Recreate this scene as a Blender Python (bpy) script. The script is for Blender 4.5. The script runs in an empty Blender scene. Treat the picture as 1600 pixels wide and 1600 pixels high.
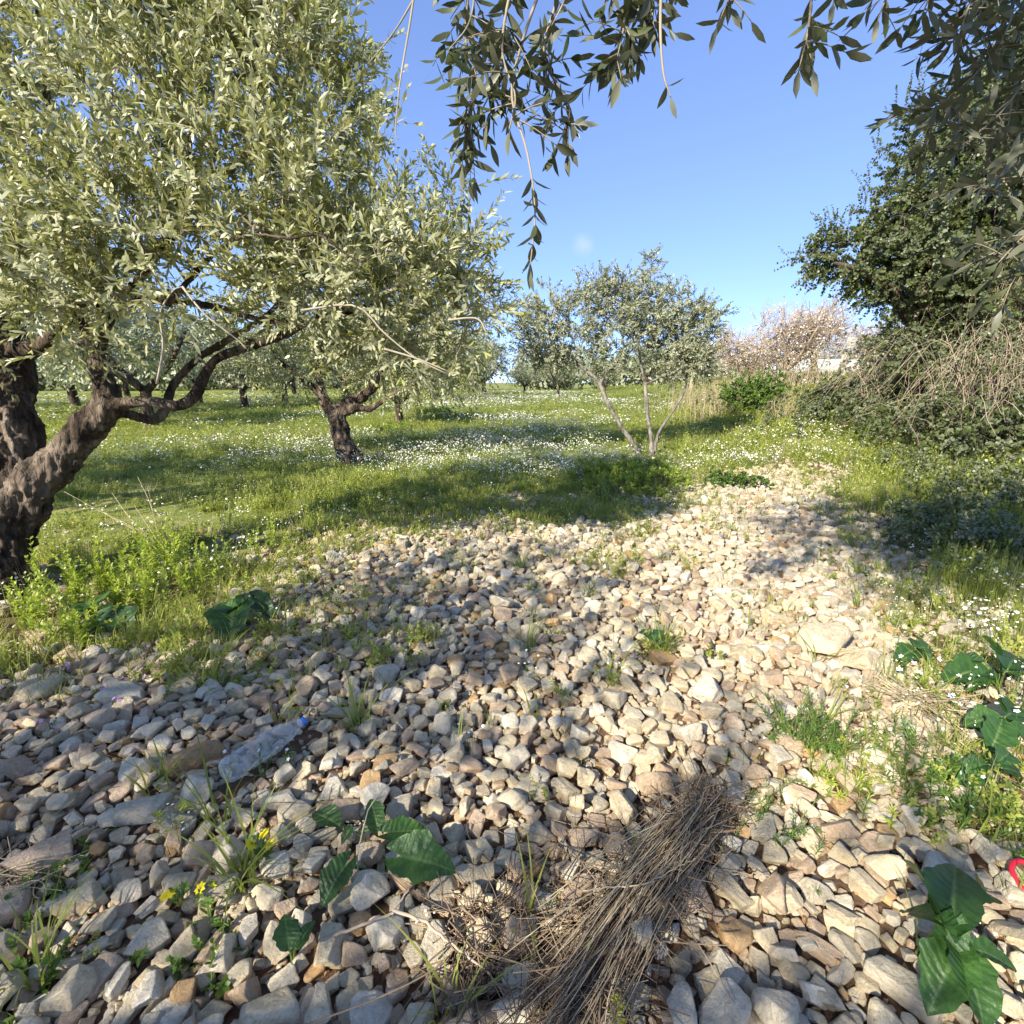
import bpy, bmesh, math, random
import numpy as np
from mathutils import Vector, Matrix, Euler
sc = bpy.context.scene
R = math.radians
rng = np.random.default_rng(7)
random.seed(7)

# ------------------------------------------------------------------ camera, sky, sun, exposure
CAM_H, PITCH, F = 1.4, R(14.5), 0.5            # eye height, tilt down, focal length / frame width
cam_d = bpy.data.cameras.new('camera'); cam = bpy.data.objects.new('camera', cam_d)
sc.collection.objects.link(cam); sc.camera = cam
cam_d.sensor_width = 36; cam_d.lens = 36 * F; cam_d.clip_start = 0.02; cam_d.clip_end = 3000
cam.location = (0, 0, CAM_H); cam.rotation_euler = (R(90) - PITCH, 0, 0)

SUN_AZ, SUN_EL = R(50), R(33)                   # light travels towards +X turned by SUN_AZ to +Y
LDIR = Vector((math.cos(SUN_AZ) * math.cos(SUN_EL), math.sin(SUN_AZ) * math.cos(SUN_EL), -math.sin(SUN_EL)))
sun_d = bpy.data.lights.new('sun', 'SUN'); sun = bpy.data.objects.new('sun', sun_d)
sc.collection.objects.link(sun); sun_d.energy = 4.3; sun_d.angle = R(0.53); sun_d.color = (1.0, 0.93, 0.80)
sun.rotation_euler = LDIR.to_track_quat('-Z', 'Y').to_euler(); sun.location = (-20, -10, 20)
world = bpy.data.worlds.new('World'); sc.world = world; world.use_nodes = True
wn = world.node_tree.nodes; wl = world.node_tree.links
bg = wn['Background']; sky = wn.new('ShaderNodeTexSky'); sky.sky_type = 'NISHITA'; sky.sun_disc = False
sky.sun_elevation = SUN_EL
sky.sun_rotation = math.atan2(-LDIR.x, -LDIR.y)
sky.altitude = 2000; sky.air_density = 0.7; sky.dust_density = 0.0; sky.ozone_density = 6.0
gm = wn.new('ShaderNodeGamma'); gm.inputs[1].default_value = 0.59; wl.new(sky.outputs[0], gm.inputs[0])
tn = wn.new('ShaderNodeMix'); tn.data_type = 'RGBA'; tn.blend_type = 'MULTIPLY'; tn.inputs[0].default_value = 1; tn.inputs[7].default_value = (1.46, 1.58, 2.06, 1)
wl.new(gm.outputs[0], tn.inputs[6])
wtc = wn.new('ShaderNodeTexCoord'); cur = tn.outputs[2]
for (vx, vy, vz), rad_, amt in (((.1215, .9655, .2235), .022, .32), ((-.60, .75, .24), .05, .75)):
    vd = wn.new('ShaderNodeVectorMath'); vd.operation = 'DISTANCE'; vd.inputs[1].default_value = Vector((vx, vy, vz)).normalized(); wl.new(wtc.outputs['Generated'], vd.inputs[0])
    mr = wn.new('ShaderNodeMapRange'); mr.inputs[1].default_value = rad_; mr.inputs[2].default_value = 0; wl.new(vd.outputs['Value'], mr.inputs[0])
    cn = wn.new('ShaderNodeTexNoise'); cn.inputs['Scale'].default_value = 1.1 / rad_; cn.inputs['Detail'].default_value = 6; wl.new(wtc.outputs['Generated'], cn.inputs['Vector'])
    mu = wn.new('ShaderNodeMath'); mu.operation = 'MULTIPLY'; wl.new(mr.outputs[0], mu.inputs[0]); wl.new(cn.outputs['Fac'], mu.inputs[1])
    m2 = wn.new('ShaderNodeMath'); m2.operation = 'MULTIPLY'; m2.use_clamp = True; m2.inputs[1].default_value = amt * 2; wl.new(mu.outputs[0], m2.inputs[0])
    cm = wn.new('ShaderNodeMix'); cm.data_type = 'RGBA'; cm.inputs[7].default_value = (3.6, 3.7, 3.9, 1); wl.new(m2.outputs[0], cm.inputs[0]); wl.new(cur, cm.inputs[6]); cur = cm.outputs[2]
wl.new(cur, bg.inputs[0]); bg.inputs[1].default_value = 0.12
sc.view_settings.view_transform = 'Standard'; sc.view_settings.look = 'None'
sc.view_settings.gamma = 1; sc.view_settings.exposure = 1.2; sc.view_settings.use_curve_mapping = False
sc.render.engine = 'CYCLES'
sc.cycles.use_denoising = True; sc.cycles.max_bounces = 7; sc.cycles.diffuse_bounces = 4
sc.cycles.transparent_max_bounces = 12; sc.cycles.sample_clamp_indirect = 6
sc.cycles.use_adaptive_sampling = True; sc.cycles.adaptive_threshold = 0.015

# ------------------------------------------------------------------ numeric helpers
def sstep(a, b, x):
    t = np.clip((np.asarray(x, float) - a) / (b - a), 0, 1); return t * t * (3 - 2 * t)
def _h(ix, iy, iz):
    n = (ix.astype(np.int64) * 374761393 + iy.astype(np.int64) * 668265263 + iz.astype(np.int64) * 2147483647 + 1013904223) & 0xffffffff
    n = ((n ^ (n >> 13)) * 1274126177) & 0xffffffff
    n = ((n ^ (n >> 16)) * 2246822519) & 0xffffffff
    return ((n ^ (n >> 15)) & 0xffff) / 32767.5 - 1.0
def vnoise(p):
    p = np.asarray(p, float); i = np.floor(p).astype(np.int64); f = p - i; f = f * f * (3 - 2 * f)
    r = 0
    for dx in (0, 1):
        for dy in (0, 1):
            for dz in (0, 1):
                w = (f[..., 0] if dx else 1 - f[..., 0]) * (f[..., 1] if dy else 1 - f[..., 1]) * (f[..., 2] if dz else 1 - f[..., 2])
                r = r + w * _h(i[..., 0] + dx, i[..., 1] + dy, i[..., 2] + dz)
    return r
def n2(x, y, s, k=0.5):
    x = np.asarray(x, float); y = np.asarray(y, float)
    return vnoise(np.stack([x * s, y * s, np.full_like(x * 1.0, k)], -1))
def fbm(p, o=4):
    r = 0; a = 1.0
    for _ in range(o):
        r = r + a * vnoise(p); p = p * 2.03 + 11.3; a *= 0.5
    return r
def norm(v):
    v = np.asarray(v, float); return v / np.maximum(np.linalg.norm(v, axis=-1, keepdims=True), 1e-9)

def gz(x, y):                                   # height of the ground
    x = np.asarray(x, float); y = np.asarray(y, float)
    bank = 1.45 * sstep(2.3, 8.5, x - 0.1 * y) * sstep(3.0, 7.5, y) * (1 - 0.6 * sstep(22, 45, y))
    d = np.hypot(x, y)
    und = 0.05 * n2(x, y, 0.7) * sstep(0.6, 2.5, d) + 0.025 * n2(x, y, 1.9, 3.5)
    far = 0.28 * n2(x, y, 0.09, 7.5) * sstep(9, 30, d) - 0.004 * np.maximum(d - 40, 0)
    return bank + und + far

CP, SP = math.cos(PITCH), math.sin(PITCH)
def ray(px, py):                                # photograph pixel (1600 grid) -> ray, unit depth along the lens axis
    a = (px - 800) / 1600 / F; b = (py - 800) / 1600 / F
    return np.array([a, CP - b * SP, -SP - b * CP])
def P(px, py, d): return np.array([0, 0, CAM_H]) + ray(px, py) * d
_T = np.concatenate([np.linspace(0.7, 12, 1800), np.linspace(12, 90, 1500)])
def G(px, py, h=0.0):                           # where that line of sight meets the ground (h above it)
    q = np.array([0, 0, CAM_H]) + ray(px, py)[None, :] * _T[:, None]
    below = np.nonzero(q[:, 2] < gz(q[:, 0], q[:, 1]) + h)[0]
    return q[below[0]] if len(below) else q[-1]
def V(a): return Vector((float(a[0]), float(a[1]), float(a[2])))

# ------------------------------------------------------------------ mesh builder
class MB:
    def __init__(s): s.v = []; s.t = []; s.q = []; s.a = []; s.n = 0
    def add(s, v, tris=None, quads=None, tint=0.5):
        v = np.asarray(v, float).reshape(-1, 3); k = len(v); s.v.append(v)
        s.a.append(np.broadcast_to(np.asarray(tint, float), (k,)).copy())
        if tris is not None and len(tris): s.t.append(np.asarray(tris, np.int64).reshape(-1, 3) + s.n)
        if quads is not None and len(quads): s.q.append(np.asarray(quads, np.int64).reshape(-1, 4) + s.n)
        s.n += k
    def mesh(s, name, mat, smooth=True):
        me = bpy.data.meshes.new(name)
        v = np.concatenate(s.v) if s.v else np.zeros((0, 3))
        t = np.concatenate(s.t) if s.t else np.zeros((0, 3), np.int64)
        q = np.concatenate(s.q) if s.q else np.zeros((0, 4), np.int64)
        me.vertices.add(len(v)); me.vertices.foreach_set('co', v.astype(np.float32).ravel())
        me.loops.add(t.size + q.size); me.loops.foreach_set('vertex_index', np.concatenate([t.ravel(), q.ravel()]).astype(np.int32))
        me.polygons.add(len(t) + len(q))
        ls = np.concatenate([np.arange(len(t)) * 3, t.size + np.arange(len(q)) * 4]).astype(np.int32)
        me.polygons.foreach_set('loop_start', ls)
        me.polygons.foreach_set('use_smooth', np.full(len(t) + len(q), smooth))
        at = me.attributes.new('tint', 'FLOAT', 'POINT'); at.data.foreach_set('value', np.concatenate(s.a).astype(np.float32) if s.a else [])
        me.update(calc_edges=True)
        if mat: me.materials.append(mat)
        return me
    def build(s, name, mat, parent=None, smooth=True, loc=None):
        return link(bpy.data.objects.new(name, s.mesh(name, mat, smooth)), parent, loc)
def link(o, parent=None, loc=None):
    sc.collection.objects.link(o)
    if parent is not None:
        o.parent = parent
        o.matrix_parent_inverse = Matrix.Translation(-parent.location) if loc is None else Matrix()
    if loc is not None: o.location = loc
    return o
def tag(o, label=None, cat=None, group=None, kind=None):
    if label: o['label'] = label
    if cat: o['category'] = cat
    if group: o['group'] = group
    if kind: o['kind'] = kind
    return o
def empty(name, loc, label, cat, group=None):
    o = bpy.data.objects.new(name, None); sc.collection.objects.link(o); o.location = V(loc); o.empty_display_size = 0.1
    return tag(o, label, cat, group)

def frames(pts):
    d = norm(np.gradient(pts, axis=0)); u = np.zeros_like(d)
    a = np.array([0, 0, 1.0]) if abs(d[0, 2]) < 0.9 else np.array([1.0, 0, 0])
    u[0] = norm(np.cross(d[0], a))
    for i in range(1, len(d)):
        w = u[i - 1] - d[i] * np.dot(u[i - 1], d[i]); u[i] = norm(w)
    return d, u, np.cross(d, u)
def tube(mb, pts, rad, sides=6, tint=0.5, cap=True):
    pts = np.asarray(pts, float); rad = np.broadcast_to(np.asarray(rad, float), (len(pts),)); n = len(pts)
    d, u, w = frames(pts); a = np.arange(sides) * 2 * math.pi / sides
    ring = pts[:, None] + rad[:, None, None] * (u[:, None] * np.cos(a)[None, :, None] + w[:, None] * np.sin(a)[None, :, None])
    i = np.arange(n - 1)[:, None] * sides; j = np.arange(sides)[None]; k = (j + 1) % sides
    q = np.stack([i + j, i + k, i + sides + k, i + sides + j], -1).reshape(-1, 4)
    v = ring.reshape(-1, 3); t = []
    if cap:
        v = np.concatenate([v, pts[:1], pts[-1:]]); b = n * sides
        t = [(b, (x + 1) % sides, x) for x in range(sides)] + [(b + 1, b - sides + x, b - sides + (x + 1) % sides) for x in range(sides)]
    mb.add(v, t, q, tint)
def spline(pts, n):                              # Catmull-Rom through pts (any columns)
    p = np.asarray(pts, float); p = np.concatenate([2 * p[:1] - p[1:2], p, 2 * p[-1:] - p[-2:-1]])
    s = np.linspace(0, len(p) - 3 - 1e-6, n); i = s.astype(int); f = (s - i)[:, None]
    a, b, c, d = p[i], p[i + 1], p[i + 2], p[i + 3]
    return 0.5 * (2 * b + (c - a) * f + (2 * a - 5 * b + 4 * c - d) * f ** 2 + (3 * b - a - 3 * c + d) * f ** 3)

# ------------------------------------------------------------------ materials
def mat(name):
    m = bpy.data.materials.new(name); m.use_nodes = True; nt = m.node_tree
    return m, nt.nodes, nt.links, nt.nodes['Principled BSDF']
def ramp(nodes, stops):
    r = nodes.new('ShaderNodeValToRGB'); e = r.color_ramp.elements
    while len(e) < len(stops): e.new(0.5)
    for x, (p, c) in zip(e, stops): x.position = p; x.color = (*c, 1)
    return r
def noise(nodes, links, scale, detail=4, vec=None, rough=0.55):
    n = nodes.new('ShaderNodeTexNoise'); n.inputs['Scale'].default_value = scale; n.inputs['Detail'].default_value = detail
    n.inputs['Roughness'].default_value = rough
    if vec is not None: links.new(vec, n.inputs['Vector'])
    return n
def mixc(nodes, links, fac, a, b, typ='MIX'):
    m = nodes.new('ShaderNodeMix'); m.data_type = 'RGBA'; m.blend_type = typ
    for s, val in ((m.inputs[0], fac), (m.inputs[6], a), (m.inputs[7], b)):
        if hasattr(val, 'links'): links.new(val, s)
        elif isinstance(val, (int, float)): s.default_value = val
        else: s.default_value = (*val, 1)
    return m.outputs[2]
def math_n(nodes, links, op, a, b=None):
    m = nodes.new('ShaderNodeMath'); m.operation = op
    for s, val in zip(m.inputs, (a, b)):
        if val is None: continue
        if hasattr(val, 'links'): links.new(val, s)
        else: s.default_value = val
    return m.outputs[0]
def bump(nodes, links, h, strength, dist, bs):
    b = nodes.new('ShaderNodeBump'); b.inputs['Strength'].default_value = strength; b.inputs['Distance'].default_value = dist
    links.new(h, b.inputs['Height']); links.new(b.outputs[0], bs.inputs['Normal'])

def leaf_mat(name, dark, light, under, trans=0.22, yellow=None, rough=0.42, spec=0.45, inst=False):
    m, N, L, b = mat(name)
    at = N.new('ShaderNodeAttribute'); at.attribute_name = 'tint'
    fac = at.outputs['Fac']
    if inst:
        oi = N.new('ShaderNodeObjectInfo')
        fac = math_n(N, L, 'ADD', math_n(N, L, 'MULTIPLY', fac, 0.45), math_n(N, L, 'MULTIPLY', oi.outputs['Random'], 0.55))
    st = [(0.0, dark), (0.93 if yellow else 1.0, light)]
    if yellow: st += [(0.985, yellow)]
    top = ramp(N, st); L.new(fac, top.inputs[0]); col = top.outputs[0]
    if under is not None:
        g = N.new('ShaderNodeNewGeometry')
        col = mixc(N, L, g.outputs['Backfacing'], col, under)
    L.new(col, b.inputs['Base Color']); b.inputs['Roughness'].default_value = rough
    b.inputs['Specular IOR Level'].default_value = spec
    tr = N.new('ShaderNodeBsdfTranslucent')
    L.new(mixc(N, L, 0.5, top.outputs[0], tuple(min(1, c * 1.9) for c in light), 'MIX'), tr.inputs['Color'])
    ms = N.new('ShaderNodeMixShader'); ms.inputs[0].default_value = trans
    L.new(b.outputs[0], ms.inputs[1]); L.new(tr.outputs[0], ms.inputs[2])
    L.new(ms.outputs[0], N['Material Output'].inputs['Surface'])
    return m
def plain(name, col, rough=0.8, var=0.25, scale=8, spec=0.3):
    m, N, L, b = mat(name)
    tc = N.new('ShaderNodeTexCoord'); n = noise(N, L, scale, 5, tc.outputs['Object'])
    r = ramp(N, [(0.3, tuple(c * (1 - var) for c in col)), (0.7, tuple(min(1, c * (1 + var)) for c in col))])
    at = N.new('ShaderNodeAttribute'); at.attribute_name = 'tint'
    L.new(n.outputs['Fac'], r.inputs[0])
    L.new(mixc(N, L, 1.0, r.outputs[0], mixc(N, L, at.outputs['Fac'], (0.6, 0.6, 0.6), (1.4, 1.4, 1.4)), 'MULTIPLY'), b.inputs['Base Color'])
    b.inputs['Roughness'].default_value = rough; b.inputs['Specular IOR Level'].default_value = spec
    return m
def bark_mat(name, a, b_, c, scale=9.0, strength=0.9):
    m, N, L, b = mat(name)
    tc = N.new('ShaderNodeTexCoord'); mp = N.new('ShaderNodeMapping'); mp.inputs['Scale'].default_value = (1, 1, 0.28)
    L.new(tc.outputs['Object'], mp.inputs['Vector'])
    n1 = noise(N, L, scale, 8, mp.outputs[0], 0.68); n_2 = noise(N, L, scale * 4.5, 6, mp.outputs[0], 0.65); n3 = noise(N, L, 2.2, 4, tc.outputs['Object'])
    vo = N.new('ShaderNodeTexVoronoi'); vo.feature = 'DISTANCE_TO_EDGE'; vo.inputs['Scale'].default_value = scale * 2.6; L.new(mp.outputs[0], vo.inputs['Vector'])
    h = math_n(N, L, 'ADD', n1.outputs['Fac'], math_n(N, L, 'MULTIPLY', n_2.outputs['Fac'], 0.5))
    h = math_n(N, L, 'ADD', h, math_n(N, L, 'MULTIPLY', math_n(N, L, 'MINIMUM', vo.outputs['Distance'], 0.12), 1.2))
    r = ramp(N, [(0.38, a), (0.52, b_), (0.66, c)]); L.new(n1.outputs['Fac'], r.inputs[0])
    cr = ramp(N, [(0.0, (0.45, 0.4, 0.38)), (0.07, (1, 1, 1))]); L.new(vo.outputs['Distance'], cr.inputs[0])
    col = mixc(N, L, 0.75, r.outputs[0], cr.outputs[0], 'MULTIPLY')
    lr = ramp(N, [(0.55, (0, 0, 0)), (0.68, (1, 1, 1))]); L.new(n3.outputs['Fac'], lr.inputs[0])
    col = mixc(N, L, math_n(N, L, 'MULTIPLY', lr.outputs[0], 0.35), col, tuple(x * 1.25 for x in c))
    L.new(col, b.inputs['Base Color']); b.inputs['Roughness'].default_value = 0.92; b.inputs['Specular IOR Level'].default_value = 0.15
    bump(N, L, h, strength, 0.04, b)
    return m
def stone_mat(name, base, vein, stain):
    m, N, L, b = mat(name)
    tc = N.new('ShaderNodeTexCoord'); oi = N.new('ShaderNodeObjectInfo')
    add = N.new('ShaderNodeVectorMath'); add.operation = 'ADD'
    L.new(tc.outputs['Object'], add.inputs[0]); L.new(oi.outputs['Random'], add.inputs[1])
    sc_ = N.new('ShaderNodeVectorMath'); sc_.operation = 'SCALE'; sc_.inputs['Scale'].default_value = 1.0; L.new(add.outputs[0], sc_.inputs[0])
    v = sc_.outputs[0]
    a = noise(N, L, 2.0, 8, v, 0.72); c = noise(N, L, 5.5, 9, v, 0.74); s = noise(N, L, 0.9, 3, v)
    ra = ramp(N, [(0.34, vein), (0.5, base), (0.68, tuple(min(1, x * 1.13) for x in base))]); L.new(a.outputs['Fac'], ra.inputs[0])
    rs = ramp(N, [(0.52, (0, 0, 0)), (0.7, (1, 1, 1))]); L.new(s.outputs['Fac'], rs.inputs[0])
    col = mixc(N, L, math_n(N, L, 'MULTIPLY', rs.outputs[0], 0.6), ra.outputs[0], stain)
    rc = ramp(N, [(0.33, (0.66, 0.63, 0.58)), (0.47, (1.06, 1.05, 1.03)), (0.7, (1.2, 1.19, 1.17))]); L.new(c.outputs['Fac'], rc.inputs[0])
    col = mixc(N, L, 0.8, col, rc.outputs[0], 'MULTIPLY')
    vk = N.new('ShaderNodeTexVoronoi'); vk.feature = 'DISTANCE_TO_EDGE'; vk.inputs['Scale'].default_value = 1.5; dv_ = N.new('ShaderNodeMix'); dv_.data_type = 'RGBA'; dv_.inputs[0].default_value = .12; L.new(v, dv_.inputs[6]); L.new(c.outputs['Color'], dv_.inputs[7]); L.new(dv_.outputs[2], vk.inputs['Vector'])
    rk = ramp(N, [(0.0, (0.55, 0.5, 0.45)), (0.018, (1, 1, 1))]); L.new(vk.outputs['Distance'], rk.inputs[0]); col = mixc(N, L, 0.5, col, rk.outputs[0], 'MULTIPLY')
    rv = ramp(N, [(0, (0.84, 0.83, 0.81)), (1, (1.22, 1.2, 1.17))]); L.new(oi.outputs['Random'], rv.inputs[0])
    col = mixc(N, L, 1.0, col, rv.outputs[0], 'MULTIPLY')
    L.new(col, b.inputs['Base Color']); b.inputs['Roughness'].default_value = 0.88; b.inputs['Specular IOR Level'].default_value = 0.22
    wv = noise(N, L, 3.2, 9, v, 0.72)
    h = math_n(N, L, 'ADD', wv.outputs['Fac'], math_n(N, L, 'MULTIPLY', c.outputs['Fac'], 0.5))
    bump(N, L, h, 0.6, 0.14, b)
    return m
STONES = [('cream', stone_mat('stone_cream', (0.700, 0.600, 0.414), (0.577, 0.470, 0.306), (0.587, 0.440, 0.252))),
          ('pale grey', stone_mat('stone_pale_grey', (0.639, 0.570, 0.436), (0.515, 0.450, 0.333), (0.587, 0.490, 0.324))),
          ('white', stone_mat('stone_white', (0.762, 0.690, 0.540), (0.639, 0.570, 0.432), (0.639, 0.530, 0.360))),
          ('pinkish beige', stone_mat('stone_pinkish', (0.597, 0.460, 0.324), (0.484, 0.360, 0.243), (0.515, 0.350, 0.198))),
          ('orange-stained', stone_mat('stone_orange', (0.536, 0.360, 0.189), (0.412, 0.260, 0.126), (0.453, 0.260, 0.108))),
          ('dark grey', stone_mat('stone_dark_grey', (0.515, 0.455, 0.342), (0.412, 0.360, 0.261), (0.474, 0.380, 0.243)))]
SW = np.array([0.36, 0.25, 0.17, 0.15, 0.035, 0.035])

M = {}
M['olive'] = leaf_mat('olive_leaf', (0.05, 0.072, 0.018), (0.42, 0.43, 0.14), (0.42, 0.42, 0.25), 0.23, (0.42, 0.36, 0.06))
M['olive_shade'] = leaf_mat('olive_leaf_shaded', (0.04, 0.055, 0.02), (0.09, 0.105, 0.04), (0.13, 0.135, 0.085), 0.16)  # overhead copy of the olive leaf, darkened: its shade is in the colour
M['olive_far'] = leaf_mat('olive_leaf_far', (0.09, 0.12, 0.045), (0.30, 0.32, 0.15), (0.38, 0.39, 0.25), 0.22)
M['evergreen'] = leaf_mat('evergreen_leaf', (0.035, 0.058, 0.012), (0.20, 0.24, 0.06), (0.13, 0.15, 0.07), 0.2, (0.30, 0.26, 0.06))
M['bramble_leaf'] = leaf_mat('bramble_leaf', (0.04, 0.07, 0.018), (0.14, 0.17, 0.05), (0.17, 0.19, 0.10), 0.25, (0.25, 0.2, 0.08))
M['arum'] = leaf_mat('arum_leaf', (0.035, 0.085, 0.022), (0.06, 0.13, 0.035), (0.12, 0.2, 0.07), 0.22, None, 0.3, 0.5)
M['weed'] = leaf_mat('weed_leaf', (0.13, 0.21, 0.028), (0.42, 0.48, 0.06), None, 0.35)
M['weed_dark'] = leaf_mat('weed_dark_leaf', (0.05, 0.10, 0.016), (0.16, 0.25, 0.045), None, 0.3)
M['grass'] = leaf_mat('grass_blade', (0.095, 0.16, 0.022), (0.44, 0.46, 0.10), None, 0.38, None, 0.5, 0.3, True)
M['grass_dry'] = leaf_mat('dry_grass_blade', (0.22, 0.18, 0.09), (0.42, 0.36, 0.2), None, 0.25, None, 0.7, 0.2, True)
M['bark'] = bark_mat('olive_bark', (0.022, 0.016, 0.012), (0.095, 0.07, 0.05), (0.27, 0.215, 0.16))
M['bark_pale'] = bark_mat('young_olive_bark', (0.10, 0.085, 0.07), (0.24, 0.21, 0.175), (0.42, 0.385, 0.33), 16, 0.8)
M['twig'] = plain('olive_twig', (0.27, 0.23, 0.17), 0.85)
M['twig_grey'] = plain('grey_dry_twig', (0.38, 0.30, 0.21), 0.9)
M['twig_dark'] = plain('dark_wood', (0.09, 0.07, 0.055), 0.9)
M['straw'] = plain('straw', (0.22, 0.155, 0.095), 0.75, 0.35, 30)
M['straw_pale'] = plain('pale_straw', (0.40, 0.32, 0.20), 0.75, 0.35, 30)
M['stem'] = plain('green_stem', (0.13, 0.2, 0.05), 0.6)
M['white'] = plain('white_petal', (0.80, 0.80, 0.76), 0.7, 0.05)
M['yellow'] = plain('yellow_petal', (0.80, 0.62, 0.02), 0.6, 0.08)
M['pink'] = plain('pink_petal', (0.52, 0.26, 0.46), 0.7, 0.1)
M['blossom'] = plain('almond_blossom', (0.66, 0.58, 0.54), 0.8, 0.08)
M['concrete'] = plain('concrete_post', (0.55, 0.50, 0.40), 0.9, 0.15, 4)
M['wall'] = plain('white_wall', (0.78, 0.77, 0.74), 0.9, 0.05, 1)
M['metal'] = plain('grey_metal', (0.25, 0.26, 0.28), 0.5, 0.1, 3)

# ground: red-brown soil, green where turf grows
m, N, L, b = mat('soil'); M['soil'] = m
tc = N.new('ShaderNodeTexCoord'); na = noise(N, L, 1.3, 8, tc.outputs['Object'], 0.65); nb = noise(N, L, 22, 8, tc.outputs['Object'], 0.7)
ra = ramp(N, [(0.3, (0.075, 0.045, 0.028)), (0.55, (0.16, 0.10, 0.062)), (0.75, (0.26, 0.19, 0.13))]); L.new(nb.outputs['Fac'], ra.inputs[0])
rb = ramp(N, [(0.3, (0.10, 0.13, 0.025)), (0.5, (0.24, 0.26, 0.07)), (0.72, (0.38, 0.35, 0.13))]); L.new(na.outputs['Fac'], rb.inputs[0])
at = N.new('ShaderNodeAttribute'); at.attribute_name = 'tint'
L.new(mixc(N, L, at.outputs['Fac'], ra.outputs[0], rb.outputs[0]), b.inputs['Base Color'])
b.inputs['Roughness'].default_value = 0.95; b.inputs['Specular IOR Level'].default_value = 0.1
bump(N, L, nb.outputs['Fac'], 0.8, 0.03, b)

# ------------------------------------------------------------------ ground sheet and the outline of the stony patch
edge_px = [(0, 1000), (130, 985), (300, 945), (440, 880), (560, 835), (660, 805), (780, 785), (880, 790), (960, 800), (1060, 790), (1120, 742), (1250, 728),
           (1320, 790), (1400, 880), (1420, 985), (1520, 1040), (1480, 1150), (1600, 1290)]
poly = np.array([(-7, 2.6)] + [tuple(G(*p)[:2]) for p in edge_px] + [(2.3, 0.5), (2.3, -2.5), (-7, -2.5)])
def sdist(x, y):                                # signed distance to the stony patch, negative inside
    x = np.asarray(x, float); y = np.asarray(y, float); p = np.stack([x, y], -1)
    d = np.full(x.shape, 1e9); ins = np.zeros(x.shape, bool)
    for a, b_ in zip(poly, np.roll(poly, -1, 0)):
        e = b_ - a; w = p - a; t = np.clip((w @ e) / (e @ e), 0, 1)
        d = np.minimum(d, np.linalg.norm(w - t[..., None] * e, axis=-1))
        c = ((a[1] <= y) & (y < b_[1])) | ((b_[1] <= y) & (y < a[1]))
        den = b_[1] - a[1] if abs(b_[1] - a[1]) > 1e-9 else 1e-9
        ins ^= c & (x < a[0] + (y - a[1]) / den * e[0])
    return np.where(ins, -d, d)

g = np.linspace(-1, 1, 300)
gx = 9 * g + 391 * np.sign(g) * np.abs(g) ** 5; gy = 4 + 11 * g + 485 * np.sign(g) * np.abs(g) ** 5
X, Y = np.meshgrid(gx, gy); Z = gz(X, Y)
mb = MB(); k = len(g); ii = (np.arange(k - 1)[:, None] * k + np.arange(k - 1)[None]).ravel()
sd = sdist(X.ravel(), Y.ravel())
mb.add(np.stack([X.ravel(), Y.ravel(), Z.ravel()], -1), None, np.stack([ii, ii + 1, ii + k + 1, ii + k], -1),
       np.clip(sstep(-0.1, 1.0, sd + 0.3 * n2(X.ravel(), Y.ravel(), 2.2)), 0, 1))
tag(mb.build('ground', M['soil']), kind='structure')

# ------------------------------------------------------------------ scattering for what nobody could count
def scatter(name, pts, idx, scl, rot, protos, kind='stuff', label=None, cat=None):
    col = bpy.data.collections.new(name + '_pieces')
    for i, o in enumerate(protos):
        o.name = f'{name}_piece_{i:02d}'; col.objects.link(o)
    me = bpy.data.meshes.new(name); pts = np.asarray(pts, np.float32); n = len(pts)
    me.vertices.add(n); me.vertices.foreach_set('co', pts.ravel())
    a = me.attributes.new('pick', 'INT', 'POINT'); a.data.foreach_set('value', np.asarray(idx, np.int32))
    scl = np.asarray(scl, np.float32)
    if scl.ndim == 1: scl = np.repeat(scl[:, None], 3, 1)
    a = me.attributes.new('size', 'FLOAT_VECTOR', 'POINT'); a.data.foreach_set('vector', scl.ravel())
    a = me.attributes.new('turn', 'FLOAT_VECTOR', 'POINT'); a.data.foreach_set('vector', np.asarray(rot, np.float32).ravel())
    o = bpy.data.objects.new(name, me); sc.collection.objects.link(o); tag(o, label, cat, None, kind)
    ng = bpy.data.node_groups.new(name, 'GeometryNodeTree')
    ng.interface.new_socket('Geometry', in_out='INPUT', socket_type='NodeSocketGeometry')
    ng.interface.new_socket('Geometry', in_out='OUTPUT', socket_type='NodeSocketGeometry')
    n_, l_ = ng.nodes, ng.links
    gi = n_.new('NodeGroupInput'); go = n_.new('NodeGroupOutput'); ip = n_.new('GeometryNodeInstanceOnPoints'); ci = n_.new('GeometryNodeCollectionInfo')
    ci.inputs['Collection'].default_value = col; ci.inputs['Separate Children'].default_value = True; ci.inputs['Reset Children'].default_value = True
    def na_(nm, t):
        x = n_.new('GeometryNodeInputNamedAttribute'); x.data_type = t; x.inputs['Name'].default_value = nm
        return [s for s in x.outputs if s.enabled and s.name == 'Attribute'][0]
    er = n_.new('FunctionNodeEulerToRotation')
    l_.new(gi.outputs[0], ip.inputs['Points']); l_.new(ci.outputs[0], ip.inputs['Instance']); ip.inputs['Pick Instance'].default_value = True
    l_.new(na_('pick', 'INT'), ip.inputs['Instance Index']); l_.new(na_('turn', 'FLOAT_VECTOR'), er.inputs[0]); l_.new(er.outputs[0], ip.inputs['Rotation'])
    l_.new(na_('size', 'FLOAT_VECTOR'), ip.inputs['Scale']); l_.new(ip.outputs[0], go.inputs[0])
    md = o.modifiers.new('scatter', 'NODES'); md.node_group = ng
    return o

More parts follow.
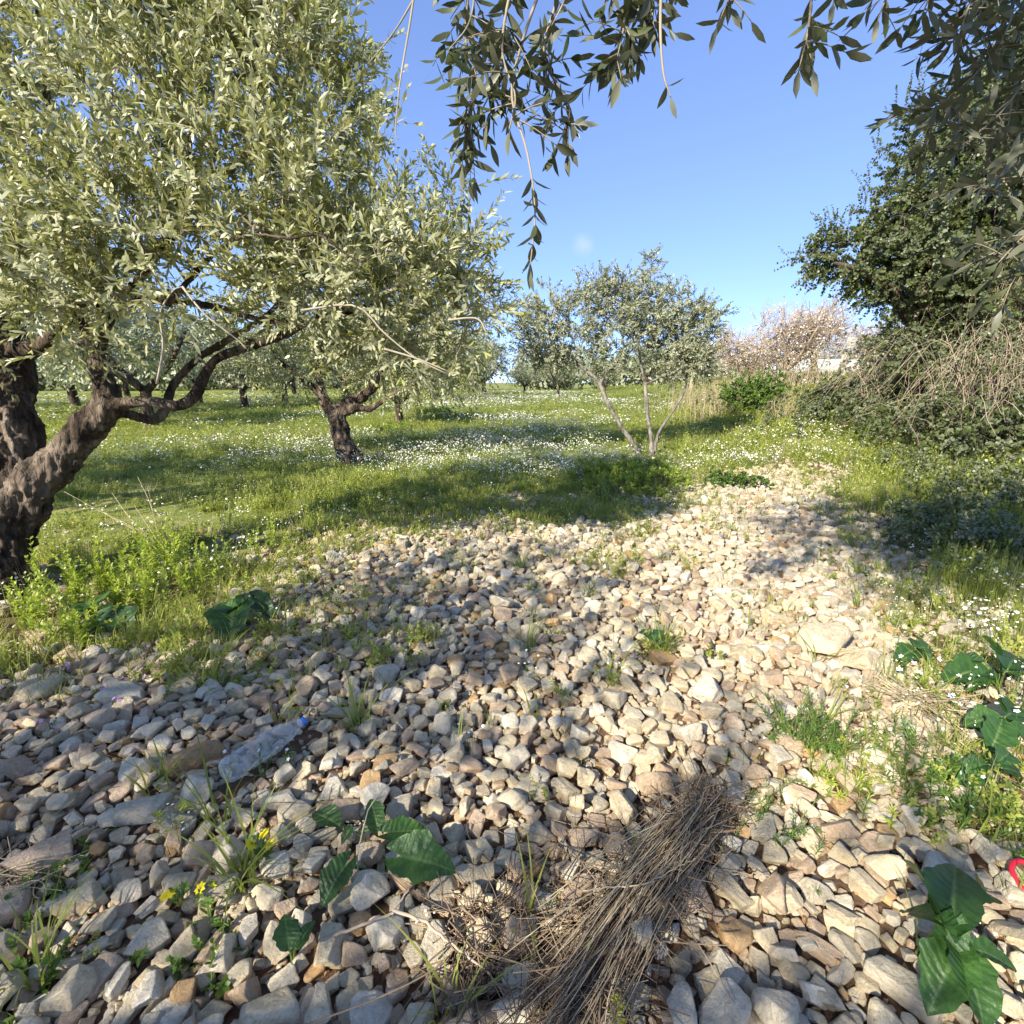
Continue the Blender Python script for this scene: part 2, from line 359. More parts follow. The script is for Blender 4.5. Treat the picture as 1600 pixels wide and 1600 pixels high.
# ------------------------------------------------------------------ stones
def stone_mesh(name, seed, sub, dims, planes=11, rough=0.03):
    r = np.random.default_rng(seed); bm = bmesh.new(); bmesh.ops.create_icosphere(bm, subdivisions=sub, radius=1)
    me = bpy.data.meshes.new(name); bm.to_mesh(me); bm.free()
    v = np.empty(len(me.vertices) * 3); me.vertices.foreach_get('co', v); v = norm(v.reshape(-1, 3))
    box = np.concatenate([np.eye(3), -np.eye(3)]) + r.normal(0, 0.27, (6, 3)); n = norm(np.concatenate([box, r.normal(size=(max(planes - 6, 1), 3))]))
    h = np.concatenate([r.uniform(0.5, 0.74, 6), r.uniform(0.66, 0.98, len(n) - 6)])
    c = np.maximum(v @ n.T, 1e-3); q = h / c; q = np.minimum(q, 3)
    kk = 60.0; rad = -np.log(np.exp(-kk * q).sum(1) + math.exp(-kk * 1.12)) / kk
    rad = np.clip(rad, 0.3, 1.3)
    p = v * rad[:, None]
    p = p + v * (rough * fbm(p * 2.4 + seed * 3.7, 4) + 0.35 * rough * fbm(p * 9 + seed, 2))[:, None]
    p = p * np.array(dims) * 1.22
    me.vertices.foreach_set('co', p.astype(np.float32).ravel()); me.polygons.foreach_set('use_smooth', np.full(len(me.polygons), True))
    me.attributes.new('tint', 'FLOAT', 'POINT'); me.update(); return me
SHAPES = [('blocky', (1, 0.85, 0.72)), ('flat', (1, 0.78, 0.42)), ('long', (1.2, 0.58, 0.5)), ('wedge-shaped', (1, 0.7, 0.55)), ('rounded', (0.95, 0.8, 0.66)), ('angular', (1.05, 0.8, 0.6))]
NV = 4
shape_hi = [[stone_mesh('stone_shape', 100 + 10 * i + j, 5, d, 8 if s in ('wedge-shaped', 'blocky') else (22 if s == 'rounded' else 11)) for j in range(NV)] for i, (s, d) in enumerate(SHAPES)]
shape_lo = [[stone_mesh('stone_shape_small', 300 + 10 * i + j, 4, d, 8 if s in ('wedge-shaped', 'blocky') else (18 if s == 'rounded' else 11), 0.03) for j in range(2)] for i, (s, d) in enumerate(SHAPES)]
_mc = {}
def with_mat(me, ci):                            # one mesh per shape and colour, shared by its copies
    k_ = (me.name, ci)
    if k_ not in _mc:
        c = me.copy(); c.materials.clear(); c.materials.append(STONES[ci][1]); _mc[k_] = c
    return _mc[k_]

def clearing(x, y):                              # 1 where weeds have closed over the stones
    pt = .55 * n2(x, y, 1.5, 12.5) + .6 * n2(x, y, 4.3, 15.5) + .4 * n2(x, y, 9.0, 5.5)
    far_ = sstep(3.9, 5.3, y) * (1 - sstep(1.0, 1.6, x)); lft = (1 - sstep(-2.4, -.9, x)) * sstep(1.6, 2.9, y)
    return sstep(-.25, .25, np.maximum(far_, lft * .75) - .60 - pt)
grid = {}
def free_spot(x, y, r, f):
    cx, cy = int(math.floor(x / 0.25)), int(math.floor(y / 0.25))
    for i in (-1, 0, 1):
        for j in (-1, 0, 1):
            for (a, b_, c) in grid.get((cx + i, cy + j), ()):
                if (a - x) ** 2 + (b_ - y) ** 2 < (f * (r + c)) ** 2: return False
    return True
def occupy(x, y, r): grid.setdefault((int(math.floor(x / 0.25)), int(math.floor(y / 0.25))), []).append((x, y, r))
def px_of(p):                                    # world -> photograph pixel and depth
    q = p - np.array([0, 0, CAM_H]); d = q[..., 1] * CP - q[..., 2] * SP; v = q[..., 1] * SP + q[..., 2] * CP
    return 800 + 1600 * F * q[..., 0] / d, 800 - 1600 * F * v / d, d

# stones that stand out in the photograph: pixel, half length (px), shape, variant, colour, turn, pitch, roll, label
BIG = [(995, 1510, 52, 2, 0, 1, 1.5, 0.0, -0.55, 'tall grey stone slab standing on end against the dry straw bundle'),
       (515, 1490, 46, 3, 1, 0, 1.75, 0.2, 0.1, 'pale leaf-shaped stone pointing towards the small two-leaved seedling'),
       (605, 1468, 36, 0, 1, 2, 0.4, 0.1, 0.1, 'whitish rounded block below the forked dry twig'),
       (1290, 1018, 46, 5, 0, 0, 0.5, -0.25, 0.3, 'biggest pale boulder with slanting ridge in the sunlit stones'),
       (1340, 1045, 36, 5, 1, 0, 2.2, 0.3, 0.4, 'cream angular stone leaning against the biggest pale boulder'),
       (195, 1095, 38, 5, 0, 1, 0.2, 0.1, 0.0, 'large grey boulder uphill of the crumpled plastic bottle, pink flowers round it'),
       (312, 1192, 44, 0, 2, 4, 0.6, 0.0, 0.1, 'large orange-cream block touching the base of the plastic bottle'),
       (228, 1278, 50, 2, 1, 1, 0.35, 0.0, 0.0, 'long grey bar-shaped stone downhill of the plastic bottle'),
       (240, 1485, 40, 0, 3, 1, 1.2, 0.2, 0.1, 'big grey block below the yellow flowers'),
       (14, 1432, 52, 5, 3, 3, 0.5, 0.1, 0.2, 'large pinkish boulder beside the clover-like weed'),
       (1142, 1468, 36, 0, 0, 4, 0.7, 0.2, 0.0, 'orange-brown block standing clear of the straw bundle on its sunny flank'),
       (1408, 1555, 66, 2, 2, 1, 2.4, 0.0, 0.1, 'longest grey stone, wrinkled, pointing at the big arum plant'),
       (786, 952, 30, 1, 2, 2, 1.4, 0.5, 0.3, 'pale flat slab tilted up among small pinkish rubble'),
       (70, 1345, 56, 1, 3, 3, 0.6, 0.1, 0.1, 'large buff slab uphill of the clover-like weed'),
       (458, 1278, 34, 4, 1, 5, 0.5, 0.0, 0.1, 'dark grey oval stone above the yellow flowers'),
       (1455, 1465, 40, 2, 3, 1, 2.2, 0.2, 0.0, 'grey oblong stone half under the big arum leaves'),
       (805, 1195, 32, 5, 2, 1, 0.8, 0.1, 0.0, 'grey angular stone with a pale chipped corner, centre of the shaded rubble'),
       (840, 1310, 30, 4, 0, 1, 0.1, 0.0, 0.0, 'smooth oval grey pebble-like stone between arum and straw bundle'),
       (430, 1590, 48, 0, 2, 0, 0.3, 0.1, 0.0, 'broad sunlit cream block beneath the two-leaved seedling'),
       (580, 1600, 52, 4, 2, 2, 0.1, 0.0, 0.0, 'broad whitish rounded stone beneath the leaf-shaped stone'),
       (1210, 970, 34, 1, 1, 0, 0.4, 0.3, 0.1, 'cream tilted slab uphill of the biggest pale boulder'),
       (1040, 1035, 34, 1, 0, 4, 0.2, 0.2, 0.1, 'flat orange-stained stone below the tall grass tuft'),
       (1545, 900, 30, 4, 3, 2, 0.6, 0.1, 0.0, 'lone white stone lying in the tall shaded grass'),
       (690, 1395, 34, 3, 3, 1, 1.1, 0.1, 0.3, 'grey pointed stone under the dark arum leaf')]
special = []
for (px, py, hp, s, vv, c, rz, pt, rl, lab) in BIG:
    w = G(px, py); d_ = px_of(w)[2]; r_ = .76 * hp * d_ / (1600 * F)
    special.append((w[0], w[1], r_, s, vv, c, rz, pt, rl, lab)); occupy(w[0], w[1], r_ * 0.75)
bottle_a, bottle_b = G(352, 1222, 0.05), G(478, 1137, 0.05)
for t in np.linspace(0, 1, 6):
    w = bottle_a * (1 - t) + bottle_b * t; occupy(w[0], w[1], 0.05)

placed = []                                      # x, y, z, r
def cast(n, r0, r1, f, lift, y1=9.5, keep=1.0):
    x = rng.uniform(-5.2, 4.8, n); y = rng.uniform(0.35, y1, n); r = rng.uniform(r0, r1, n)
    view = np.abs(x) < 1.25 * (y + 0.25) + 0.5
    s = sdist(x, y) + 0.35 * n2(x, y, 1.7, 9.5) + 0.15 * n2(x, y, 5, 2.5)
    dens = np.where(s < 0, 1.0, np.where(s < 2.2, 0.10 * np.exp(-s * 1.3), 0.0))
    gap = n2(x, y, 1.3, 4.5); dens = dens * np.where((gap < -0.45) & (s > -0.9), 0.45, 1.0)
    dens = dens * (1 - .97 * clearing(x, y))
    ok = view & (rng.random(n) < dens * keep)
    for a, b_, c in zip(x[ok], y[ok], r[ok]):
        if free_spot(a, b_, c, f):
            occupy(a, b_, c); placed.append((a, b_, lift, c))
cast(3000, 0.056, 0.074, 0.92, 0.008, keep=0.07)
cast(16000, 0.040, 0.056, 0.84, 0.004, keep=0.22)
cast(90000, 0.029, 0.042, 0.78, 0.0, keep=.8)
cast(150000, 0.019, 0.029, 0.74, -0.003, y1=8)
cast(110000, 0.012, 0.019, 0.72, -0.005, y1=5)
grid.clear()
for q_ in special: occupy(q_[0], q_[1], q_[2] * 1.25)
for t in np.linspace(0, 1, 6):
    w = bottle_a * (1 - t) + bottle_b * t; occupy(w[0], w[1], 0.12)
cast(30000, 0.021, 0.050, 0.96, 0.022, keep=0.8)   # a loose second layer
pl = np.array(placed); nst = len(pl)
shp = rng.choice(len(SHAPES), nst, p=[0.2, 0.16, 0.14, 0.2, 0.1, 0.2]); col_i = rng.choice(len(STONES), nst, p=SW)
warm = n2(pl[:, 0], pl[:, 1], 0.9, 6.5) + 0.35 * (pl[:, 0] < -0.8)
sw = (warm > 0.25) & np.isin(col_i, (1, 5)) & (rng.random(nst) < 0.6); col_i[sw] = 3
rot = np.stack([rng.normal(0, 0.33, nst), rng.normal(0, 0.33, nst), rng.uniform(0, 6.28, nst)], -1)
pz = gz(pl[:, 0], pl[:, 1]) + pl[:, 2] + pl[:, 3] * np.array([d[2] for _, d in SHAPES])[shp] * 0.5
pos = np.stack([pl[:, 0], pl[:, 1], pz], -1)
sx, sy, sdp = px_of(pos)
inframe = (sx > -10) & (sx < 1610) & (sy > 500) & (sy < 1612)
size_px = np.where(inframe, pl[:, 3] / sdp, 0)
pick = np.argsort(-size_px)[:300 - len(special)]
single = np.zeros(nst, bool); single[pick] = True

MARKS = [('the plastic bottle', G(415, 1180)), ('the yellow flowers', G(345, 1370)), ('the dark arum leaves', G(600, 1360)), ('the straw bundle', G(1010, 1390)),
         ('the dry twig tangle', G(750, 1490)), ('the big arum plant', G(1480, 1450)), ('the two-leaved seedling', G(455, 1490)), ('the feathery weed', G(1270, 1140)),
         ('the clover-like weed', G(90, 1370)), ('the straw tuft', G(1430, 1110)), ('the tall grey slab', G(995, 1530)), ('the longest grey stone', G(1408, 1555)),
         ('the grey boulder', G(195, 1110)), ('the red ring', G(1590, 1385)), ('the orange block', G(1142, 1470)), ('the buff slab', G(70, 1350)), ('the pinkish boulder', G(14, 1440))]
used = {}
def stone_label(p, s, c, r_):
    d = sorted((math.hypot(p[0] - w[0], p[1] - w[1]), nm) for nm, w in MARKS)
    size = 'small' if r_ < 0.038 else ('fist-sized' if r_ < 0.050 else 'large')
    rel = 'right beside' if d[0][0] < 0.16 else ('near' if d[0][0] < 0.34 else 'some way off from')
    if d[1][0] < d[0][0] * 1.35: return f'{size} {STONES[c][0]} {SHAPES[s][0]} stone between {d[0][1]} and {d[1][1]}', d[0][1]
    return f'{size} {STONES[c][0]} {SHAPES[s][0]} stone {rel} {d[0][1]}', d[0][1]
for (x, y, r_, s, vv, c, rz, pt, rl, lab) in special:
    o = link(bpy.data.objects.new('stone', with_mat(shape_hi[s][vv], c)))
    o.location = (x, y, float(gz(x, y)) + r_ * SHAPES[s][1][2] * 0.5 + (r_ * 0.3 if abs(rl) + abs(pt) > 0.4 else 0)); o.scale = (r_, r_, r_)
    o.rotation_euler = (rl, pt, rz); tag(o, lab, 'stone', 'stones that stand out in the rubble')
slab = bpy.data.objects['stone']; slab.rotation_euler = (R(-10), R(62), R(78)); slab.location.z += 0.07
for i in pick:
    o = link(bpy.data.objects.new('stone', with_mat(shape_hi[shp[i]][rng.integers(NV)], int(col_i[i]))))
    o.location = V(pos[i]); o.rotation_euler = tuple(rot[i]); s_ = float(pl[i, 3]); o.scale = (s_, s_, s_)
    lab, near = stone_label(pos[i], int(shp[i]), int(col_i[i]), s_)
    tag(o, lab, 'stone', 'loose stones around ' + near)
protos = []; pid = {}
for i in range(len(SHAPES)):
    for j in range(2):
        for c in range(len(STONES)):
            pid[(i, j, c)] = len(protos); protos.append(bpy.data.objects.new('piece', with_mat(shape_lo[i][j], c)))
rest = ~single
idx = [pid[(int(a), int(rng.integers(2)), int(c))] for a, c in zip(shp[rest], col_i[rest])]
scatter('rubble', pos[rest], idx, pl[rest, 3], rot[rest], protos)
# gravel and crumbs of stone between them
n_ = 40000; x = rng.uniform(-4.2, 4.2, n_); y = rng.uniform(0.4, 6.5, n_) ; s = sdist(x, y) + 0.3 * n2(x, y, 1.7, 9.5)
ok = (np.abs(x) < 1.2 * y + 0.6) & ((s < 0) | (rng.random(n_) < 0.12 * np.exp(-np.maximum(s, 0) * 1.5)))
x, y = x[ok], y[ok]; n_ = len(x)
pp = [bpy.data.objects.new('piece', with_mat(stone_mesh('crumb', 500 + i, 3, (1, 0.8, 0.6), 9, 0.05), i % 5 if i % 5 != 2 else 3)) for i in range(10)]
scatter('gravel', np.stack([x, y, gz(x, y) + 0.004], -1), rng.integers(0, 10, n_), rng.uniform(0.005, 0.017, n_), rng.uniform(0, 6.28, (n_, 3)), pp)

# ------------------------------------------------------------------ foliage
LT = np.array([(0, 0, 0), (.3, -.42, .04), (.3, .42, .04), (.68, -.44, 0.0), (.68, .44, 0.0), (1, 0, -.06)])
LT_R = np.array([(0, 0, 0), (.22, -.46, .05), (.22, .46, .05), (.72, -.46, 0.02), (.72, .46, 0.02), (1, 0, -.05)])
def add_leaves(mb, p, d, nrm, ln, wd, tint, tmpl=LT, droop=0.1):
    d = norm(d); s = norm(np.cross(nrm, d)); n = np.cross(d, s); k = len(p)
    u, v, w = tmpl[:, 0], tmpl[:, 1], tmpl[:, 2] - droop * tmpl[:, 0] ** 2
    q = p[:, None] + d[:, None] * (u[None] * ln[:, None])[..., None] + s[:, None] * (v[None] * wd[:, None])[..., None] + n[:, None] * (w[None] * ln[:, None])[..., None]
    b = np.arange(k)[:, None] * 6
    t = np.concatenate([b + np.array([[0, 2, 1]]), b + np.array([[3, 4, 5]])]); qd = b + np.array([[1, 2, 4, 3]])
    mb.add(q.reshape(-1, 3), t, qd, np.repeat(tint, 6))
def any_perp(d):
    a = np.where(np.abs(d[:, 2:3]) < 0.9, np.array([[0, 0, 1.0]]), np.array([[1.0, 0, 0]])); u = norm(np.cross(d, a)); return u, np.cross(d, u)
def twigs(leaf_mb, wood_mb, B, D, Ln, r, pairs=10, leaf=(0.055, 0.013), ang=48, sag=0.15, whorl=2, tmpl=LT, wood_r=0.0022, bare=0.12, tint0=0.5, jit=0.35):
    """leafy shoots: B base, D direction, Ln length"""
    n = len(B); D = norm(D); gdown = np.array([0, 0, -1.0])
    sagv = np.asarray(sag) * r.uniform(0.3, 1.7, n); bend = r.normal(0, 0.12, (n, 3))
    def at_(s): return B + D * (s * Ln)[:, None] + (gdown * sagv[:, None] + bend) * (Ln * s * s)[:, None]
    tw = np.clip(r.normal(tint0, 0.24, n), 0, 0.88)
    if wood_mb is not None:
        seg = [at_(np.full(n, s)) for s in (0, 0.35, 0.7, 1.0)]
        U, W = any_perp(D); vs = []
        for i, s in enumerate(seg):
            rr = wood_r * (1 - 0.28 * i)
            for a in (0, 2.094, 4.189): vs.append(s + (U * math.cos(a) + W * math.sin(a)) * rr)
        v = np.stack(vs, 1); b = np.arange(n)[:, None] * 12; q = []
        for i in range(3):
            for j in range(3): q.append(b + np.array([[3 * i + j, 3 * i + (j + 1) % 3, 3 * i + 3 + (j + 1) % 3, 3 * i + 3 + j]]))
        wood_mb.add(v.reshape(-1, 3), None, np.concatenate(q), 0.5)
    ph0 = r.uniform(0, 6.28, n)
    for j in range(pairs + 1):
        s = bare + (1 - bare) * (j + r.uniform(-0.25, 0.25, n)) / max(pairs, 1); s = np.clip(s, 0, 1)
        p = at_(s); tg = norm(D + (gdown * sagv[:, None] + bend) * (2 * s)[:, None]); U, W = any_perp(tg)
        for k in range(whorl):
            ph = ph0 + j * 1.5708 + k * 6.2832 / whorl + r.normal(0, jit, n)
            ra = U * np.cos(ph)[:, None] + W * np.sin(ph)[:, None]
            an = np.radians(np.clip(ang + r.normal(0, 14, n) - 22 * s, 8, 95))
            d = norm(tg * np.cos(an)[:, None] + ra * np.sin(an)[:, None] + r.normal(0, 0.12, (n, 3)))
            nr = norm(tg - ra * 0.4 + r.normal(0, 0.3, (n, 3)) + np.array([0, 0, 0.25]))
            l = leaf[0] * r.uniform(0.6, 1.2, n) * (1 - 0.35 * s * (j > pairs * 0.75)); w = leaf[1] * r.uniform(0.75, 1.25, n)
            ti = np.clip(tw + r.normal(0, 0.12, n) + 0.18 * s, 0, 0.92); ti = np.where(r.random(n) < 0.006, 1.0, ti)
            keep = r.random(n) > 0.08
            add_leaves(leaf_mb, p[keep], d[keep], nr[keep], l[keep], w[keep], ti[keep], tmpl)

def grow(mb, nodes, att, r, tip=0.0025, power=0.42, wob=0.10, lift=0.12, sides=5, cap_r=0.05):
    """join every attractor to the nearest wood, thickening what carries much; returns end points and directions"""
    pos_ = [np.asarray(n[:3], float) for n in nodes]; par = [-1] * len(nodes); chains = []
    A = np.asarray(att); base = np.array(pos_)
    d0 = np.min(np.linalg.norm(A[:, None] - base[None], axis=2), 1); order = np.argsort(d0)
    cap_ = len(pos_) + len(A) * 4 + 8; buf = np.zeros((cap_, 3)); buf[:len(pos_)] = base; n = len(pos_)
    ends = np.zeros_like(A); dirs = np.zeros_like(A)
    for k in order:
        a = A[k]; dd = np.linalg.norm(buf[:n] - a, axis=1) + 0.15 * np.maximum(buf[:n, 2] - a[2], 0); i = int(np.argmin(dd)); b_ = buf[i]
        L_ = np.linalg.norm(a - b_); st = 4; ch = [i]
        side = r.normal(0, wob, 3) * L_
        for s in range(1, st + 1):
            f = s / st; q = b_ + (a - b_) * f + side * math.sin(math.pi * f) + np.array([0, 0, lift * L_ * math.sin(math.pi * f)])
            buf[n] = q; par.append(ch[-1]); ch.append(n); n += 1
        chains.append(ch); ends[k] = buf[ch[-1]]; dirs[k] = buf[ch[-1]] - buf[ch[-2]]
    cnt = np.zeros(n)
    for ch in chains: cnt[ch[-1]] += 1
    for i in range(n - 1, len(nodes) - 1, -1):
        if par[i] >= 0: cnt[par[i]] += cnt[i]
    if mb is not None:
        for ch in chains:
            c = np.array(ch); rad = np.minimum(tip * np.maximum(cnt[c], 1) ** power, cap_r); rad[0] = min(rad[0], rad[1] * 1.15)
            tube(mb, buf[c], rad, sides if rad[1] > 0.006 else 3, 0.5, cap=False)
    return ends, norm(dirs)

def lobes(bl, n, r, shell=0.45):                 # points inside a set of ellipsoids (centre, radii), mostly near their skin
    vol = np.array([b[1][0] * b[1][1] * b[1][2] for b in bl]) ** 0.75; k = r.choice(len(bl), n, p=vol / vol.sum())
    d = norm(r.normal(size=(n, 3))); rad = shell + (1 - shell) * r.random(n) ** 0.6
    c = np.array([b[0] for b in bl])[k]; s = np.array([b[1] for b in bl])[k]
    return c + d * rad[:, None] * s, norm(d / s)
def limbs_to_nodes(limbs, n=14):
    return np.concatenate([spline(l, n)[:, :3] for l in limbs])
def wood_mesh(name, limbs, mat_, parent, voxel=0.016, sides=20, rough=0.14, flare=None):
    mb = MB()
    for l in limbs:
        s = spline(l, max(10, len(l) * 5)); tube(mb, s[:, :3], np.maximum(s[:, 3], 0.004), sides if s[:, 3].max() > 0.05 else 10)
    me = mb.mesh('tmp', None); o = bpy.data.objects.new('tmp', me); sc.collection.objects.link(o)
    md = o.modifiers.new('r', 'REMESH'); md.mode = 'VOXEL'; md.voxel_size = voxel
    ms = o.modifiers.new('s', 'SMOOTH'); ms.iterations = 4; ms.factor = 0.5
    dg = bpy.context.evaluated_depsgraph_get(); me2 = bpy.data.meshes.new_from_object(o.evaluated_get(dg))
    bpy.data.objects.remove(o); bpy.data.meshes.remove(me)
    n = len(me2.vertices); co = np.empty(n * 3); no = np.empty(n * 3)
    me2.vertices.foreach_get('co', co); me2.vertices.foreach_get('normal', no); co = co.reshape(-1, 3); no = no.reshape(-1, 3)
    allp = np.concatenate([spline(l, 40) for l in limbs]); rr = np.empty(n)
    for i in range(0, n, 4000): rr[i:i + 4000] = allp[np.argmin(((co[i:i + 4000, None] - allp[None, :, :3]) ** 2).sum(2), 1), 3]
    p = co * np.array([1, 1, 0.3])
    amp = rough * np.minimum(rr, 0.3) * (0.9 * fbm(p * 9 + 3.1, 3) - 0.8 * np.abs(vnoise(p * 19 + 9)) - 0.6 * np.abs(vnoise(co * np.array([1, 1, .5]) * 36 + 4)) + 0.5 * fbm(co * 3.2, 2) + 0.4 * fbm(co * np.array([24, 24, 11.0]) + 5, 3))
    co = co + no * amp[:, None]
    me2.vertices.foreach_set('co', co.astype(np.float32).ravel()); me2.polygons.foreach_set('use_smooth', np.full(len(me2.polygons), True))
    me2.materials.clear(); me2.materials.append(mat_); me2.update(); me2.name = name
    return link(bpy.data.objects.new(name, me2), parent)
def L_(*pts):                                    # limb given as (px, py, depth, half width px)
    return np.array([tuple(P(a, b_, d)) + (w * d / (1600 * F),) for a, b_, d, w in pts])
def B_(px, py, d, rp, k=1.0, flat=0.9):          # lobe given the same way
    r_ = rp * d / (1600 * F); return (P(px, py, d), np.array([r_, r_ * k, r_ * flat]))

def shoots(leafmb, woodmb, ends, dirs, out, r, n_per, length, up=0.5, **kw):
    idx = np.repeat(np.arange(len(ends)), n_per); k = len(idx)
    D = norm(0.55 * dirs[idx] + 0.75 * out[idx] + np.array([0, 0, up]) + r.normal(0, 0.45, (k, 3)))
    twigs(leafmb, woodmb, ends[idx] + r.normal(0, 0.015, (k, 3)), D, r.uniform(*length, k), r, **kw)

# ---- the old olive with the forked trunk
r1 = np.random.default_rng(21)
t1_base = G(0, 960); t1_base = np.array([t1_base[0], t1_base[1], float(gz(t1_base[0], t1_base[1]))])
T1 = [L_((-25, 1010, 3.45, 150), (-22, 950, 3.5, 105), (-18, 890, 3.5, 84), (-14, 830, 3.5, 74), (-8, 770, 3.5, 66)),
      L_((-10, 800, 3.5, 62), (4, 730, 3.52, 54), (14, 670, 3.55, 46), (16, 610, 3.6, 40), (14, 560, 3.65, 34), (-10, 480, 3.6, 28), (-60, 380, 3.5, 20), (-90, 250, 3.4, 13)),
      L_((-5, 820, 3.5, 60), (40, 775, 3.47, 45), (85, 725, 3.45, 34), (125, 680, 3.42, 31), (163, 640, 3.4, 29), (166, 605, 3.4, 25), (152, 560, 3.4, 19), (165, 500, 3.3, 14), (230, 420, 3.2, 10), (280, 320, 3.1, 7), (300, 200, 3.1, 5)),
      L_((160, 635, 3.4, 22), (200, 630, 3.37, 13), (240, 628, 3.34, 10.5), (280, 634, 3.31, 11), (303, 620, 3.3, 11), (318, 590, 3.29, 11), (340, 560, 3.27, 10), (390, 540, 3.22, 9), (450, 520, 3.15, 8), (540, 470, 3.1, 6.5), (620, 430, 3.1, 4.5), (700, 400, 3.1, 3)),
      L_((168, 640, 3.42, 18), (205, 648, 3.55, 13), (238, 657, 3.65, 12), (258, 640, 3.7, 10), (272, 600, 3.75, 9), (310, 560, 3.75, 8.5), (350, 535, 3.7, 7), (430, 480, 3.6, 6), (500, 380, 3.5, 4)),
      L_((12, 560, 3.64, 26), (50, 545, 3.6, 15), (78, 528, 3.5, 14), (110, 500, 3.4, 11), (180, 470, 3.2, 9), (260, 470, 3.1, 8), (330, 478, 3.05, 7.5), (390, 495, 3.05, 7), (440, 505, 3.05, 6.5), (500, 505, 3.05, 6), (540, 490, 3.05, 5), (600, 470, 3.0, 4)),
      L_((150, 560, 3.4, 15), (110, 440, 3.2, 10), (90, 300, 3.1, 8), (75, 160, 3.1, 7), (60, 20, 3.1, 5)),
      L_((260, 478, 3.0, 9), (330, 400, 2.8, 6), (390, 368, 2.55, 5), (450, 372, 2.45, 5), (500, 368, 2.4, 4.5), (545, 400, 2.4, 3.6), (590, 420, 2.45, 2.5)),
      L_((230, 420, 3.2, 8), (330, 300, 3.1, 6), (420, 200, 3.0, 5), (480, 100, 3.0, 3.5))]
tr = empty('olive_tree', t1_base, 'large old olive tree with thick forked furrowed trunk beside the stony patch', 'tree', 'olive trees of the grove')
for l in T1: l[:, 3] *= .8
wood_mesh('trunk', T1, M['bark'], tr, 0.011, 24, 0.26)
bl = [B_(10, 90, 3.1, 55), B_(210, 40, 3.0, 90), B_(300, 20, 3.0, 100), B_(15, 270, 3.0, 68), B_(200, 190, 2.9, 110), B_(310, 140, 3.0, 110), B_(420, 60, 3.0, 95), B_(460, 150, 3.0, 105), B_(350, 290, 2.8, 110), B_(60, 400, 2.8, 105), B_(190, 340, 2.8, 95),
      B_(250, 400, 2.7, 95), B_(470, 290, 2.9, 95), B_(545, 190, 3.0, 42), B_(565, 300, 3.0, 55), B_(450, 400, 2.8, 95), B_(560, 420, 2.85, 95), B_(650, 430, 3.0, 80), B_(700, 400, 3.05, 60), B_(725, 340, 3.1, 36), B_(745, 480, 3.1, 42), B_(690, 520, 3.15, 55), B_(600, 520, 3.1, 60),
      B_(130, 470, 2.7, 60), B_(340, 440, 2.8, 50), B_(480, 480, 3.0, 65), B_(-90, 200, 3.2, 150), B_(-80, 420, 3.1, 120), B_(150, -120, 3.1, 150), B_(-80, -60, 3.2, 110), B_(380, -60, 3.1, 110), B_(490, 20, 3.05, 55), B_(760, 400, 3.1, 24), B_(520, 60, 3.05, 40)]
A1, O1 = lobes(bl, 1280, r1, 0.35)
wmb, lmb = MB(), MB()
e, d = grow(wmb, limbs_to_nodes(T1[1:]), A1, r1, 0.0022, 0.4, cap_r=0.02)
shoots(lmb, wmb, e, d, O1, r1, 3, (0.16, 0.42), 0.65, pairs=11, leaf=(0.066, 0.0158), sag=0.06)
# a few shoots hanging low in front of the trunk
low = np.array([P(140, 535, 2.9), P(110, 520, 2.9), P(70, 545, 2.9), P(590, 570, 2.7), P(660, 575, 2.8), P(740, 560, 2.9), P(640, 560, 2.5), P(720, 540, 2.6)])
twigs(lmb, wmb, np.repeat(low, 3, 0), np.array([[0.3, -0.2, -0.35]]) + r1.normal(0, 0.5, (24, 3)), np.full(24, 0.22), r1, pairs=7, leaf=(0.065, 0.014))
for path in ([(245, 600), (255, 540), (250, 490), (270, 455), (285, 448)], [(285, 448), (310, 480), (330, 500), (370, 530), (385, 545)], [(470, 485), (555, 478), (600, 520), (650, 560), (700, 585)], [(700, 500), (745, 498), (760, 520)], [(600, 545), (650, 560), (700, 580)]):
    tube(wmb, spline(np.array([P(a, b_, 2.55) for a, b_ in path]), 14), np.linspace(0.006, 0.003, 14), 5, 0.95)
wmb.build('branch_work', M['twig'], tr); tag(lmb.build('crown', M['olive'], tr), kind='stuff')

# ---- the olive standing farther back, short dark trunk
def trunk_at(px, py, d): return P(px, py, d)
r2 = np.random.default_rng(22)
q = G(545, 722); d2 = px_of(q)[2]
T2 = [L_((552, 735, d2, 34), (545, 715, d2, 24), (536, 690, d2, 20), (530, 665, d2, 19), (524, 645, d2, 19)),
      L_((526, 655, d2, 16), (512, 635, d2, 12), (505, 620, d2, 11), (500, 600, d2, 9), (490, 560, d2, 7), (470, 500, d2, 5)),
      L_((526, 650, d2, 15), (540, 630, d2, 13), (560, 622, d2, 11), (575, 612, d2 - .2, 9), (590, 590, d2 - .3, 8), (600, 540, d2, 6), (600, 470, d2, 4)),
      L_((530, 645, d2, 12), (556, 637, d2 - .3, 8), (580, 638, d2 - .5, 7), (610, 618, d2 - .6, 6), (645, 600, d2 - .7, 5), (670, 570, d2 - .6, 4), (700, 520, d2 - .4, 3)),
      L_((505, 620, d2, 8), (470, 590, d2 + .3, 6), (430, 560, d2 + .3, 4))]
t2 = empty('olive_tree', (q[0], q[1], float(gz(q[0], q[1]))), 'olive tree with short dark trunk standing in the daisy turf beyond the old forked olive', 'tree', 'olive trees of the grove')
for l in T2: l[:, 3] *= .82
wood_mesh('trunk', T2, M['bark'], t2, 0.02, 16, 0.24)
